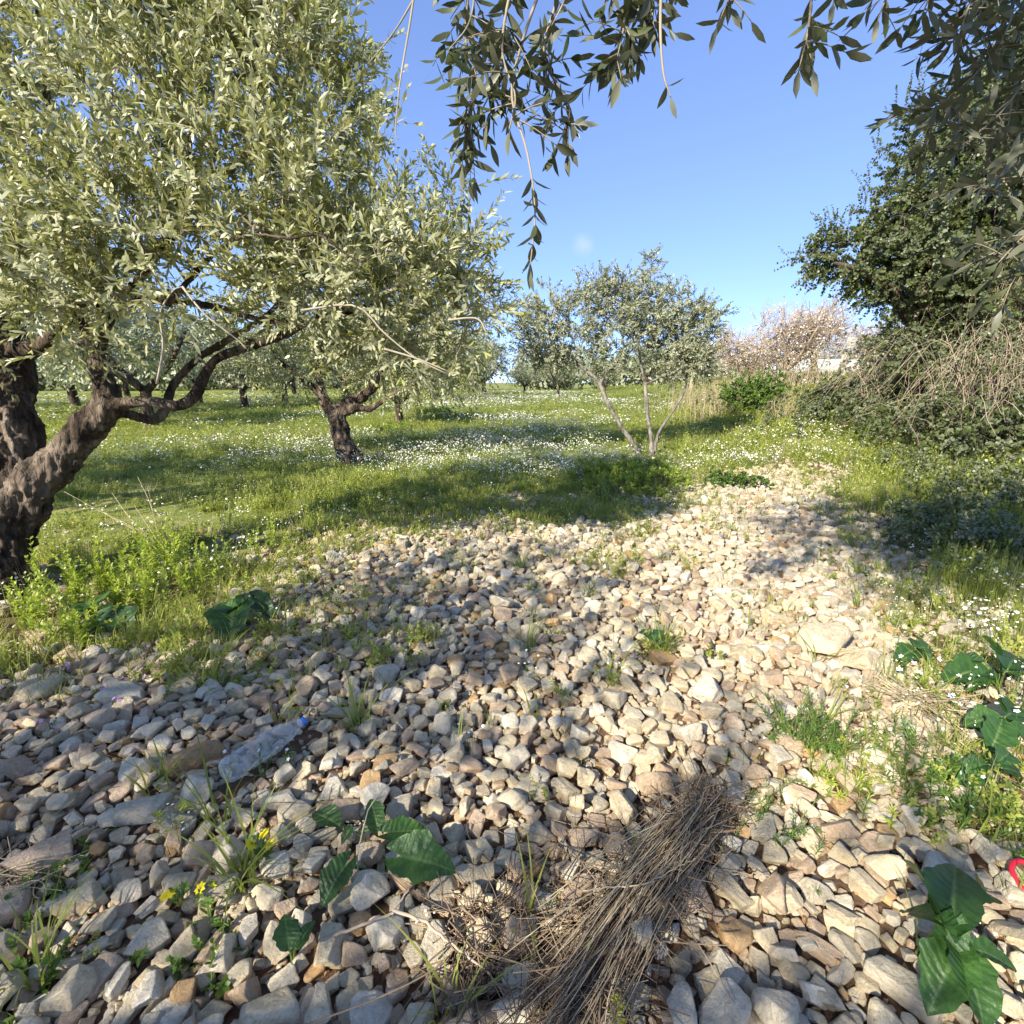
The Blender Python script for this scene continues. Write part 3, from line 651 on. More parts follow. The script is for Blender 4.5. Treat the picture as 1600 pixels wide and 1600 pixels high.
bl = [B_(430, 480, d2, 90), B_(540, 440, d2, 120), B_(640, 470, d2, 110), B_(720, 500, d2 - .3, 72), B_(400, 540, d2, 60), B_(560, 540, d2, 80), B_(660, 560, d2 - .5, 60), B_(500, 380, d2, 100), B_(640, 380, d2, 90), B_(730, 560, d2 - .6, 42), B_(470, 570, d2 + .3, 50)]
A2, O2 = lobes(bl, 700, r2, 0.4); wmb, lmb = MB(), MB()
e, d = grow(wmb, limbs_to_nodes(T2[1:]), A2, r2, 0.003, 0.4)
shoots(lmb, wmb, e, d, O2, r2, 4, (0.25, 0.5), 0.3, pairs=9, leaf=(0.085, 0.024), sag=0.2, wood_r=0.004, tint0=0.42)
wmb.build('branch_work', M['twig_dark'], t2); tag(lmb.build('crown', M['olive'], t2), kind='stuff')

# ---- the young three-stemmed olive
r3 = np.random.default_rng(23)
q = G(1008, 714); d3 = px_of(q)[2]
T3 = [L_((1003, 718, d3, 9), (990, 695, d3, 7), (970, 665, d3, 6.2), (950, 630, d3, 5.8), (938, 602, d3, 6), (930, 590, d3, 5.5), (905, 570, d3, 4), (885, 550, d3, 4), (862, 541, d3, 3), (840, 543, d3, 2.2)),
      L_((938, 600, d3, 4), (950, 580, d3 - .1, 3.2), (965, 572, d3 - .1, 2.6), (975, 540, d3, 2), (965, 500, d3, 1.6)),
      L_((1016, 720, d3, 9), (1018, 690, d3, 6), (1012, 650, d3, 5.5), (1009, 615, d3, 5), (1006, 590, d3, 4), (1000, 560, d3, 3), (1000, 500, d3, 2.2), (1015, 450, d3, 1.8), (1016, 400, d3, 1.4)),
      L_((1009, 600, d3, 4), (1030, 590, d3, 3), (1045, 580, d3, 2.6), (1050, 540, d3, 2)),
      L_((1022, 706, d3, 6), (1030, 675, d3, 4.2), (1050, 645, d3, 3.6), (1065, 620, d3, 3.4), (1072, 600, d3, 3.2), (1076, 570, d3, 2.6), (1100, 545, d3, 2), (1110, 520, d3, 1.5)),
      L_((1074, 595, d3, 2.6), (1060, 592, d3, 2.4), (1045, 595, d3, 2.2)),
      L_((905, 570, d3, 3), (895, 530, d3, 2.4), (870, 490, d3, 1.8)),
      L_((1066, 595, d3, 2), (1066, 520, d3, 2), (1068, 480, d3, 1.5))]
t3 = empty('olive_tree', (q[0], q[1], float(gz(q[0], q[1]))), 'young olive tree with three thin pale stems at the far edge of the stones', 'tree', 'olive trees of the grove')
for l in T3: l[:, 3] *= .58
wood_mesh('trunk', T3, M['bark_pale'], t3, 0.012, 12, 0.16)
bl = [B_(860, 485, d3, 42), B_(845, 525, d3, 36), B_(905, 500, d3, 48), B_(940, 465, d3, 40), B_(975, 470, d3, 42), B_(960, 520, d3, 48), B_(1020, 490, d3, 48), B_(1065, 490, d3, 42), B_(1085, 525, d3, 38), B_(1040, 535, d3, 42), B_(1080, 555, d3, 30), B_(900, 545, d3, 30), B_(1010, 450, d3, 25), B_(1015, 415, d3, 17), B_(832, 548, d3, 26), B_(868, 562, d3, 26), B_(1102, 568, d3, 26), B_(1062, 570, d3, 28), B_(960, 560, d3, 30), B_(1105, 500, d3, 24), B_(828, 490, d3, 24)]
A3, O3 = lobes(bl, 740, r3, 0.2); wmb, lmb = MB(), MB()
e, d = grow(wmb, limbs_to_nodes(T3[1:]), A3, r3, 0.0026, 0.36)
shoots(lmb, wmb, e, d, O3, r3, 3, (0.16, 0.36), 0.35, pairs=9, leaf=(0.078, 0.021), sag=0.05, wood_r=0.003, tint0=0.5)
wmb.build('branch_work', M['twig'], t3); tag(lmb.build('crown', M['olive_far'], t3), kind='stuff')

# ---- the olive whose boughs hang over the viewer: trunk behind, boughs reaching forward overhead
r4 = np.random.default_rng(24)
ob = np.array([2.7, -1.7, float(gz(2.7, -1.7))])
T4 = [np.array([(2.75, -1.75, -0.15, .34), (2.7, -1.7, .3, .24), (2.6, -1.6, .9, .2), (2.45, -1.4, 1.5, .18)]),
      np.array([(2.5, -1.5, 1.3, .15), (2.0, -.9, 2.2, .1), (1.4, -.3, 2.85, .07), (.8, .3, 3.1, .05), (.45, .8, 2.95, .03), (.4, 1.15, 2.6, .012)]),
      np.array([(1.4, -.3, 2.85, .05), (1.6, .4, 2.95, .035), (1.75, .85, 2.7, .02), (1.8, 1.1, 2.5, .01)]),
      np.array([(.8, .3, 3.1, .035), (.2, .6, 3.05, .02), (-.1, .95, 2.75, .01)]), np.array([(.8, .3, 3.1, .03), (-.3, .2, 3.3, .015), (-.9, .3, 3.4, .008)])]
t4 = empty('olive_tree', ob, 'olive tree whose leafy boughs hang down overhead in front of the open sky', 'tree', 'olive trees of the grove')
wood_mesh('trunk', T4, M['bark'], t4, 0.02, 16, 0.2)
bl = [(np.array([.3, .4, 3.35]), np.array([1.4, 1.4, .4])), (np.array([1.5, .2, 3.3]), np.array([1.0, 1.2, .4]))]
A4, O4 = lobes(bl, 520, r4, 0.1); wmb, lmb = MB(), MB()
e, d = grow(wmb, limbs_to_nodes(T4[1:]), A4, r4, 0.0025, 0.4, cap_r=0.03)
shoots(lmb, wmb, e, d, O4, r4, 3, (0.2, 0.42), 0.3, pairs=9, leaf=(0.068, 0.016), sag=0.2)
wmb.build('branch_work', M['twig'], t4); tag(lmb.build('crown', M['olive'], t4), kind='stuff')
# leaves seen one by one: folded blades, a few shared shapes
def near_leaf(name, curl, wid, mat_):
    mb = MB(); us = np.linspace(0, 1, 9); hw = wid * np.sin(np.pi * np.clip(us * 0.96 + 0.02, 0, 1)) ** 0.85 * (0.8 + 0.35 * us * (1 - us) * 4) * 0.5; hw[0] = 0.008; hw[-1] = 0.004
    v = []
    for u, h in zip(us, hw):
        z = -curl * u * u
        v += [(u, -h, z + 0.28 * h), (u, 0, z), (u, h, z + 0.28 * h)]
    q = []
    for i in range(8):
        for j in range(2): a = 3 * i + j; q.append((a, a + 3, a + 4, a + 1))
    mb.add(v, None, [tuple(reversed(x)) for x in q], 0.5)
    return mb.mesh(name, mat_)
def near_mat(name, up, under):  # leaf colours darkened to carry the shade of blades seen from beneath
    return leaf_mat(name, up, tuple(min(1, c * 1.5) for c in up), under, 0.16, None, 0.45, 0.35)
NL = [near_leaf('olive_leaf', c, w, near_mat('olive_leaf_near_shaded', u, n)) for c, w, u, n in ((.05, .27, (.045, .06, .02), (.13, .135, .085)), (.16, .31, (.04, .052, .02), (.11, .115, .075)),
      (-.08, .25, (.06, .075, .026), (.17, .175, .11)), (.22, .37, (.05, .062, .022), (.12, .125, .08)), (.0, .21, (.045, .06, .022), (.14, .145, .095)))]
leaf_no = [0]; leaf_obj = [0]; extra = MB()
def put_leaf(parent, p, d, nrm, ln):
    if p[2] < -9: return False
    leaf_no[0] += 1
    d = norm(d); s = norm(np.cross(nrm, d)); n = np.cross(d, s)
    if leaf_obj[0] >= 298 or leaf_no[0] % 5 in (1, 3, 4):
        add_leaves(extra, p[None], d[None], n[None], np.array([ln]), np.array([ln * .27]), np.array([random.uniform(.2, .8)])); return True
    leaf_obj[0] += 1
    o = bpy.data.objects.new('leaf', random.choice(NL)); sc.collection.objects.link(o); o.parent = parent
    mw = Matrix(((d[0], s[0], n[0], p[0]), (d[1], s[1], n[1], p[1]), (d[2], s[2], n[2], p[2]), (0, 0, 0, 1))) @ Matrix.Diagonal((ln, ln, ln, 1))
    o.matrix_basis = mw
    return True
def bough(path, r, start=0.0, step=0.03, ln=0.055, cluster=0, spread=0.09, rad=(0.004, 0.0012)):
    """a hanging shoot through (px, py, depth) points with paired leaves and side shoots"""
    c = spline(np.array([P(*q_) for q_ in path]), 40); mb = MB(); tube(mb, c, np.linspace(rad[0], rad[1], 40), 6, 0.6)
    seg = np.concatenate([[0], np.cumsum(np.linalg.norm(np.diff(c, axis=0), axis=1))]); tot = seg[-1]; runs = []
    runs.append((c, seg, start * tot, tot))
    for k in range(cluster):
        s0 = r.uniform(start * tot, tot * 0.95); i = int(np.searchsorted(seg, s0)); i = min(i, 39)
        dv = norm(r.normal(0, 1, 3) * np.array([1, .8, .7]) + np.array([0, 0, -.35])); L0 = r.uniform(0.6, 1.4) * spread
        f = np.linspace(0, 1, 8)[:, None]; cc = c[i] + dv * L0 * f + np.array([0, 0, -.2]) * L0 * f ** 2
        tube(mb, cc, np.linspace(0.0017, 0.0008, 8), 4, 0.6); sg = np.linspace(0, L0, 8); runs.append((cc, sg, L0 * 0.2, L0))
    bo = mb.build('bough', M['twig'], t4)
    for cc, sg, a, b_ in runs:
        s = a; k = 0; ph = r.uniform(0, 6.28)
        while s <= b_ + 1e-6:
            p = np.array([np.interp(s, sg, cc[:, j]) for j in range(3)]); i = min(max(int(np.searchsorted(sg, s)), 1), len(cc) - 1); tg = norm(cc[i] - cc[i - 1])
            U, W = any_perp(tg[None]); U, W = U[0], W[0]
            for w_ in (0, 1):
                an = ph + k * 1.57 + w_ * 3.14 + r.normal(0, .3); ra = U * math.cos(an) + W * math.sin(an); aa = R(r.uniform(28, 68))
                dd = tg * math.cos(aa) + ra * math.sin(aa) + np.array([0, 0, -.12]) + r.normal(0, .1, 3)
                if r.random() < 0.9: put_leaf(bo, p, dd, norm(tg - 0.3 * ra + r.normal(0, .35, 3)), ln * r.uniform(.65, 1.2))
            if s >= b_ - step and s < b_: put_leaf(bo, cc[-1], tg + r.normal(0, .1, 3), norm(U + W), ln)
            s += step * r.uniform(.8, 1.25); k += 1
    return bo
rb = np.random.default_rng(5)
bough([(905, -150, 1.05), (850, -30, 1.05), (815, 70, 1.05), (800, 150, 1.05), (824, 240, 1.05), (836, 330, 1.05), (828, 420, 1.05)], rb, 0.76, 0.019, 0.046)
bough([(760, -140, 1.1), (735, -30, 1.1), (728, 60, 1.1), (745, 130, 1.1), (722, 205, 1.1)], rb, 0.34, 0.024, 0.05, 20, 0.09)
bough([(840, -120, 1.05), (800, -20, 1.05), (785, 80, 1.05), (805, 150, 1.05), (795, 205, 1.05)], rb, 0.32, 0.024, 0.05, 20, 0.09)
bough([(900, -120, 1.12), (870, 0, 1.12), (850, 90, 1.12), (890, 170, 1.12), (865, 240, 1.12)], rb, 0.38, 0.025, 0.048, 14, 0.08)
bough([(985, -150, 1.1), (985, -40, 1.1), (975, 40, 1.1), (960, 110, 1.1)], rb, 0.40, 0.022, 0.05, 20, 0.075)
bough([(1020, -150, 1.15), (1015, -40, 1.15), (1022, 50, 1.15)], rb, 0.42, 0.024, 0.05, 14, 0.065)
bough([(1040, -120, 1.0), (1032, 20, 1.0), (1036, 110, 1.0), (1048, 152, 1.0)], rb, 0.93, 0.03, 0.042)
bough([(1290, -150, 1.0), (1270, -20, 1.0), (1262, 50, 1.0), (1248, 110, 1.0)], rb, 0.56, 0.027, 0.052, 4, 0.055)
bough([(1140, -150, 1.05), (1132, -60, 1.05), (1142, 12, 1.05)], rb, 0.55, 0.03, 0.052, 2, .05)
bough([(1420, -150, 1.1), (1400, -50, 1.1), (1372, 30, 1.1)], rb, 0.55, 0.032, 0.05, 3, 0.05)
bough([(1330, -120, 1.1), (1312, -40, 1.1), (1302, 5, 1.1)], rb, 0.55, 0.035, 0.05)
bough([(1500, -150, 1.1), (1470, -50, 1.1), (1440, 25, 1.1)], rb, 0.5, 0.03, 0.052, 4, .07)
bough([(1560, -150, 1.15), (1530, -40, 1.15), (1500, 50, 1.15)], rb, 0.45, 0.03, 0.052, 6, .08)
for path in ([(1640, -140, 1.15), (1560, -30, 1.2), (1510, 40, 1.2), (1470, 85, 1.2)], [(1700, -60, 1.15), (1600, 30, 1.2), (1530, 110, 1.2), (1455, 175, 1.2)], [(1720, 60, 1.15), (1620, 110, 1.2), (1560, 180, 1.2), (1500, 230, 1.2)],
             [(1740, 180, 1.1), (1650, 200, 1.15), (1590, 250, 1.15), (1520, 300, 1.15)], [(1750, 300, 1.1), (1660, 330, 1.1), (1600, 370, 1.1), (1560, 410, 1.1)], [(1680, -140, 1.2), (1620, -60, 1.25), (1580, 10, 1.25), (1550, 70, 1.25)], [(1700, 0, 1.2), (1640, 60, 1.25), (1600, 130, 1.25), (1585, 180, 1.25)]):
    bough(path, rb, 0.28, 0.026, 0.052, 15, 0.11)
for path in ([(655, -60, 1.0), (640, 40, 1.0), (625, 130, 1.0), (618, 205, 1.0), (623, 218, 1.0)], [(690, -80, 1.0), (640, 10, 1.0), (612, 55, 1.0), (575, 100, 1.0)], [(905, -60, 1.0), (880, 5, 1.0), (862, 40, 1.0)], [(745, -60, 1.0), (735, 30, 1.0), (700, 80, 1.0)]):
    mb = MB(); tube(mb, spline(np.array([P(*q_) for q_ in path]), 20), np.linspace(0.0026, 0.0008, 20), 5, 0.7); mb.build('bare_shoot', M['twig'], t4)

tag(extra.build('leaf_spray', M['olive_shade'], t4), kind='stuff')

# ---- its neighbour behind, whose crown shades most of the near stones
r4 = np.random.default_rng(44)
T6 = [np.array([(-4.6, -1.8, -.15, .3), (-4.55, -1.75, .5, .2), (-4.4, -1.6, 1.3, .17)]), np.array([(-4.4, -1.6, 1.2, .13), (-4.0, -1.1, 2.1, .08), (-3.6, -.6, 2.8, .04)]), np.array([(-4.4, -1.6, 1.2, .12), (-3.8, -2.0, 2.2, .08), (-2.8, -2.5, 2.9, .04)]), np.array([(-4.4, -1.6, 1.2, .12), (-4.9, -.9, 2.3, .07), (-5.0, -.3, 3.0, .03)])]
t6 = empty('olive_tree', (-4.6, -1.8, float(gz(-4.6, -1.8))), 'olive tree beside the path whose crown dapples the stones with shade', 'tree', 'olive trees of the grove')
wood_mesh('trunk', T6, M['bark'], t6, 0.025, 14, 0.2)
A6, O6 = lobes([(np.array([-3.55, -.75, 3.0]), np.array([1.4, 1.5, .7])), (np.array([-2.55, -2.5, 3.0]), np.array([.85, .6, .5])), (np.array([-4.9, -2.3, 3.1]), np.array([1.2, .9, .7]))], 440, r4, .0); wmb, lmb = MB(), MB()
e, d = grow(wmb, limbs_to_nodes(T6[1:]), A6, r4, 0.0025, 0.4, cap_r=0.03)
shoots(lmb, wmb, e, d, O6, r4, 3, (0.2, 0.42), 0.3, pairs=9, leaf=(0.07, 0.018), sag=0.2)
wmb.build('branch_work', M['twig'], t6); tag(lmb.build('crown', M['olive'], t6), kind='stuff')

# ------------------------------------------------------------------ the evergreen thicket on the bank
r5 = np.random.default_rng(25)
q = np.array([6.1, 6.9]); eb = np.array([q[0], q[1], float(gz(*q))]); dE = 7.6
T5 = [np.array([(6.3, 8.0, eb[2] - .1, .2), (6.2, 7.95, eb[2] + .8, .15), (6.0, 7.9, eb[2] + 1.6, .11), (5.7, 7.9, eb[2] + 2.3, .06), (5.4, 7.8, eb[2] + 2.7, .03)]),
      np.array([(6.5, 8.1, eb[2] - .1, .17), (6.8, 8.1, eb[2] + 1, .12), (7.1, 8.1, eb[2] + 2.2, .08), (7.1, 8.0, eb[2] + 3.6, .04)]),
      L_((1440, 520, dE, 14), (1400, 460, dE, 10), (1350, 425, dE, 7), (1300, 410, dE, 4)), L_((1470, 420, dE, 11), (1450, 330, dE, 8), (1430, 240, dE, 4)), L_((1500, 360, dE, 10), (1510, 240, dE, 7), (1500, 130, dE, 3))]
t5 = empty('evergreen_tree', eb, 'dense dark evergreen tree with small round leaves on the bramble bank', 'tree')
wood_mesh('trunk', T5, M['bark'], t5, 0.03, 12, 0.2)
bl = [B_(1520, 290, dE, 105), B_(1580, 180, dE, 100), B_(1600, 330, dE, 110), B_(1440, 370, dE, 75), B_(1370, 400, dE, 55), B_(1310, 405, dE, 42), B_(1280, 405, dE, 24), B_(1540, 420, dE, 90), B_(1460, 450, dE, 60), B_(1440, 280, dE, 52), B_(1470, 200, dE, 52), B_(1405, 330, dE, 45),
      B_(1500, 500, dE, 70), B_(1590, 480, dE, 70), B_(1450, 500, dE, 42), B_(1680, 300, dE, 150), B_(1660, 470, dE, 100), B_(1380, 440, dE, 36), B_(1640, 90, dE, 80)]
bl += [B_(1420, 545, dE - .3, 45), B_(1480, 560, dE - .4, 60), B_(1560, 560, dE - .5, 70), B_(1640, 560, dE - .5, 80), B_(1530, 340, dE - .9, 80), B_(1580, 440, dE - 1.0, 80), B_(1470, 400, dE - .8, 55), B_(1590, 250, dE - .8, 90)]
A5, O5 = lobes(bl, 2700, r5, 0.4); wmb, lmb = MB(), MB()
e, d = grow(wmb, limbs_to_nodes(T5), A5, r5, 0.003, 0.4)
shoots(lmb, wmb, e, d, O5, r5, 4, (0.16, 0.38), 0.35, pairs=9, leaf=(0.052, 0.036), ang=60, sag=0.1, tmpl=LT_R, wood_r=0.003, tint0=0.4)
sp = np.array([P(a, b_, dE) for a, b_ in ((1285, 360), (1320, 350), (1300, 355), (1345, 330), (1370, 250), (1395, 200), (1420, 160), (1250, 420), (1360, 300), (1440, 140))])
twigs(lmb, wmb, np.repeat(sp, 4, 0) + r5.normal(0, .06, (40, 3)), np.array([[-.25, 0, .9]]) + r5.normal(0, .25, (40, 3)), np.full(40, .32), r5, pairs=8, leaf=(0.04, 0.024), tmpl=LT_R, tint0=0.7)
wmb.build('branch_work', M['twig_dark'], t5); tag(lmb.build('crown', M['evergreen'], t5), kind='stuff')

# brambles and dry canes at its foot
r6 = np.random.default_rng(26)
def thicket(name, label, cat, spots, n, r, canes_mat, leafmat, length, hgt, leafy=0.5, group=None, leaf=(0.035, 0.026), arch=1.0, out=(-.6, -.6), cane_r=0.005):
    c0 = np.mean([s[:2] for s in spots], 0); root = empty(name, (c0[0], c0[1], float(gz(*c0))), label, cat, group); cm, lm = MB(), MB()
    BB, DD, LL = [], [], []
    for k in range(n):
        s = spots[r.integers(len(spots))]; x = s[0] + r.normal(0, s[2]); y = s[1] + r.normal(0, s[2]); z = float(gz(x, y)) - 0.02
        a = r.uniform(0, 6.28); h = hgt * r.uniform(.4, 1.15); l = length * r.uniform(.5, 1.3)
        dv = norm(np.array([math.cos(a) + out[0], math.sin(a) + out[1]])) * l * .6
        pts = spline(np.array([(x, y, z), (x + dv[0] * .25 + r.normal(0, .05), y + dv[1] * .25, z + h * .7), (x + dv[0] * .6, y + dv[1] * .6 + r.normal(0, .08), z + h), (x + dv[0] * 1.0 + r.normal(0, .08), y + dv[1], z + h * (1 - .45 * arch))]), 9)
        pts = pts + r.normal(0, 0.012, pts.shape); tube(cm, pts, np.linspace(cane_r, cane_r * .35, 9) * r.uniform(.6, 1.3), 4, r.uniform(.1, 1.0), cap=False)
        if r.random() < leafy:
            for i in range(3, 9): BB.append(pts[i]); DD.append(r.normal(0, 1, 3) + np.array([0, 0, .5])); LL.append(r.uniform(.06, .16))
    cm.build('cane', canes_mat, root).__setitem__('kind', 'stuff')
    if BB:
        BB = np.array(BB); twigs(lm, None, BB, np.array(DD), np.array(LL), r, pairs=4, leaf=leaf, ang=60, tmpl=LT_R, tint0=.5); tag(lm.build('foliage', leafmat, root), kind='stuff')
    return root
def gs(*a): return [tuple(G(p_, q_)[:2]) + (r_,) for p_, q_, r_ in a]
thicket('bramble_thicket', 'tangled bramble thicket with dry pale canes below the dark evergreen', 'bramble', gs((1395, 645, .22), (1440, 660, .3), (1500, 680, .4), (1590, 690, .4), (1460, 625, .35), (1560, 630, .4)), 760, r6, M['twig_grey'], M['bramble_leaf'], 1.6, 1.3, .45, cane_r=.0045)
thicket('bramble_mound', 'green bramble mound under the drier canes', 'bramble', gs((1400, 670, .2), (1450, 690, .25), (1510, 700, .3), (1580, 715, .35), (1640, 700, .4)), 380, r6, M['twig_dark'], M['bramble_leaf'], .8, .6, 1.0, leaf=(.05, .036), cane_r=.003)
thicket('dry_bramble', 'mound of dry tan canes hanging on the sunny flank of the evergreen', 'bramble', gs((1520, 640, .2), (1570, 650, .25)), 260, r6, M['straw_pale'], M['bramble_leaf'], 1.0, 1.9, .1, arch=1.0, cane_r=.0035)
thicket('shade_weeds', 'dark rank weeds in the shade in front of the brambles', 'weeds', gs((1440, 745, .25), (1510, 780, .3), (1580, 800, .3), (1600, 880, .25), (1500, 850, .25)), 300, r6, M['stem'], M['bramble_leaf'], .3, .3, 1.0, leaf=(.045, .02), cane_r=.002)
thicket('ivy_bank', 'low green scrub covering the crest of the bank by the leaning posts', 'scrub', [(6.6, 9.6, .5), (7.2, 10.0, .7), (8.0, 10.6, .8), (8.8, 11.4, .8)], 620, r6, M['twig_dark'], M['bramble_leaf'], .5, .45, 1.0, leaf=(.06, .045))

# ------------------------------------------------------------------ far things
r7 = np.random.default_rng(27)
def olive_variant(seed, h, w, nat=260, per=3):
    r = np.random.default_rng(seed); tz = h * .28
    limbs = [np.array([(0, 0, -.1, .16), (.05, 0, tz * .5, .12), (.0, .03, tz, .11)])]
    for k in range(4):
        a = k * 1.57 + r.uniform(-.4, .4); limbs.append(np.array([(0, 0, tz * .85, .09), (.35 * w * math.cos(a) * .5, .35 * w * math.sin(a) * .5, h * .42, .06), (.3 * w * math.cos(a), .3 * w * math.sin(a), h * .62, .03)]))
    bl = [(np.array([r.normal(0, w * .22), r.normal(0, w * .22), h * r.uniform(.5, .78)]), np.array([w * .24, w * .24, h * .2]) * r.uniform(.8, 1.2)) for _ in range(9)] + [(np.array([0, 0, h * .66]), np.array([w * .34, w * .34, h * .26]))]
    A, O = lobes(bl, nat, r, .4); wm, lm = MB(), MB(); e, d = grow(wm, limbs_to_nodes(limbs), A, r, .005, .38, sides=4)
    for l in limbs: sp_ = spline(l, 10); tube(wm, sp_[:, :3], sp_[:, 3], 8)
    shoots(lm, None, e, d, O, r, per, (.3, .55), .3, pairs=6, leaf=(.13, .04), sag=.2, tint0=.45)
    return wm.mesh('far_trunk', M['bark']), lm.mesh('far_crown', M['olive_far'])
VAR = [olive_variant(61, 3.4, 4.0), olive_variant(62, 3.0, 3.6), olive_variant(63, 3.8, 4.4)]
def far_olive(px, py, v, s, label, grp='olive trees of the grove', d=None):
    w = G(px, py) if d is None else np.array([ray(px, py)[0] * d, ray(px, py)[1] * d, 0]); z = float(gz(w[0], w[1]))
    t = empty('olive_tree', (w[0], w[1], z), label, 'tree', grp); t.rotation_euler.z = r7.uniform(0, 6.28); t.scale = (s, s, s)
    for nm, me in zip(('trunk', 'crown'), VAR[v]):
        o = bpy.data.objects.new(nm, me); sc.collection.objects.link(o); o.parent = t
        if nm == 'crown': o['kind'] = 'stuff'
    return t
far_olive(238, 668, 0, 1.3, 'olive tree framed under the low looping limb of the old forked olive')
far_olive(383, 640, 1, 1.25, 'slender twin-stemmed olive in sunny turf seen under the old forked olive')
far_olive(445, 632, 1, 1.3, 'small many-stemmed olive next to the short dark trunk, beyond it')
far_olive(625, 665, 1, .95, 'small pale-stemmed olive behind the low bough of the dark-trunked olive')
far_olive(680, 628, 2, 1.2, 'bushy olive with stout trunk just beyond the crown of the dark-trunked olive')
for px, py, v, s, dd in ((120, 640, 2, 1.0, 24), (30, 650, 0, 1.1, 19), (310, 625, 2, .9, 30), (540, 620, 0, 1, 34), (755, 612, 1, .9, 40), (820, 606, 0, .5, 44), (872, 604, 2, .55, 36), (945, 604, 1, .6, 52), (700, 606, 2, 1, 58), (600, 610, 2, 1, 50), (-120, 650, 2, 1.1, 22), (460, 612, 0, 1, 46), (1010, 603, 0, 1, 60), (200, 620, 0, 1.1, 40)):
    far_olive(px, py, v, s * 1.6, 'grey-green olive tree standing in the far rows of the grove', 'far rows of olive trees', dd)
far_olive(0, 0, 2, 1.35, 'broad olive tree shading the turf beyond the old forked olive').location = (-7.9, 4.2, float(gz(-7.9, 4.2)))
# the wood along the horizon
mbw = MB(); k = 0
for i in range(130):
    x = r7.uniform(-110, 100); y = r7.uniform(72, 100); h = r7.uniform(4, 6.5); z0 = float(gz(x, y)); n_ = 420
    d_ = norm(r7.normal(size=(n_, 3))); p_ = np.array([x, y, z0 + h * .5]) + d_ * np.array([h * 1.1, h * .7, h * .52]) * (r7.random(n_) ** .35)[:, None]
    add_leaves(mbw, p_, norm(r7.normal(size=(n_, 3))), norm(d_ + np.array([0, 0, .6])), np.full(n_, .75), np.full(n_, .42), r7.uniform(.1, .8, n_), LT_R)
tag(mbw.build('far_wood', M['olive_far']), 'low grey-green wood along the horizon behind the grove', 'wood', kind='stuff')
# far rough grass bank behind the first rows
# almond trees in blossom on the bank
def almond(px, py, d, h, seed, label, lean=0.2, blos=.5):
    r = np.random.default_rng(seed); w = np.array([ray(px, py)[0] * d, ray(px, py)[1] * d]); z = float(gz(*w)); t = empty('almond_tree', (w[0], w[1], z), label, 'tree', 'bare almond trees by the fence')
    B0 = np.array([w[0], w[1], z]); limbs = [np.array([(*B0 - (0, 0, .1), .13), (*(B0 + (lean * .5, 0, h * .2)), .1), (*(B0 + (lean, .1, h * .38)), .08)])]
    for k_ in range(5):
        a = k_ * 1.256 + r.uniform(-.3, .3); limbs.append(np.array([(*(B0 + (lean * .8, .05, h * .3)), .06), (*(B0 + (lean + .35 * h * math.cos(a) * .5, .35 * h * math.sin(a) * .5, h * .5)), .04), (*(B0 + (lean + .36 * h * math.cos(a), .36 * h * math.sin(a), h * .74)), .02)]))
    bl = [(B0 + np.array([lean + r.normal(0, h * .22), r.normal(0, h * .2), h * r.uniform(.5, .8)]), np.array([h * .24] * 3)) for _ in range(8)]
    A, O = lobes(bl, 300, r, .3); wm, bm_ = MB(), MB(); e, dd = grow(wm, limbs_to_nodes(limbs), A, r, .006, .36, sides=4)
    for l in limbs: sp_ = spline(l, 8); tube(wm, sp_[:, :3], sp_[:, 3], 7)
    k2 = np.repeat(np.arange(len(e)), 5); n_ = len(k2); D = norm(dd[k2] + O[k2] * .6 + r.normal(0, .5, (n_, 3)) + (0, 0, .4)); L2 = r.uniform(.2, .55, n_)
    for a, b_, c in zip(e[k2], D, L2): tube(wm, np.array([a, a + b_ * c * .5, a + b_ * c + (0, 0, .03)]), np.array([.007, .005, .0035]), 3, .7, cap=False)
    nb_ = int(2600 * blos); j = r.integers(0, n_, nb_); p_ = e[k2][j] + D[j] * (L2[j] * r.random(nb_))[:, None]
    add_leaves(bm_, p_, norm(r.normal(size=(nb_, 3))), norm(r.normal(size=(nb_, 3))), np.full(nb_, .045), np.full(nb_, .04), r.uniform(.3, .8, nb_), LT_R)
    wm.build('branch_work', M['twig_grey'], t); tag(bm_.build('blossom', M['blossom'], t), kind='stuff')
almond(1205, 590, 14.5, 2.5, 71, 'leaning almond tree with greyish pink blossom, on the bank beyond the young olive', .5)
almond(1275, 585, 17, 2.2, 72, 'pale pink almond tree beside the leaning concrete posts', -.2, .8)
almond(1160, 600, 17, 2.0, 73, 'low almond tree half hidden behind the young olive crown', .1, .5)
almond(1080, 600, 24, 2.6, 74, 'brownish bare almond seen under the crown of the young olive', .1, .15)
almond(1350, 580, 20, 2.0, 75, 'sparse almond tree showing over the scrub crest next to the white building', .0, .9)
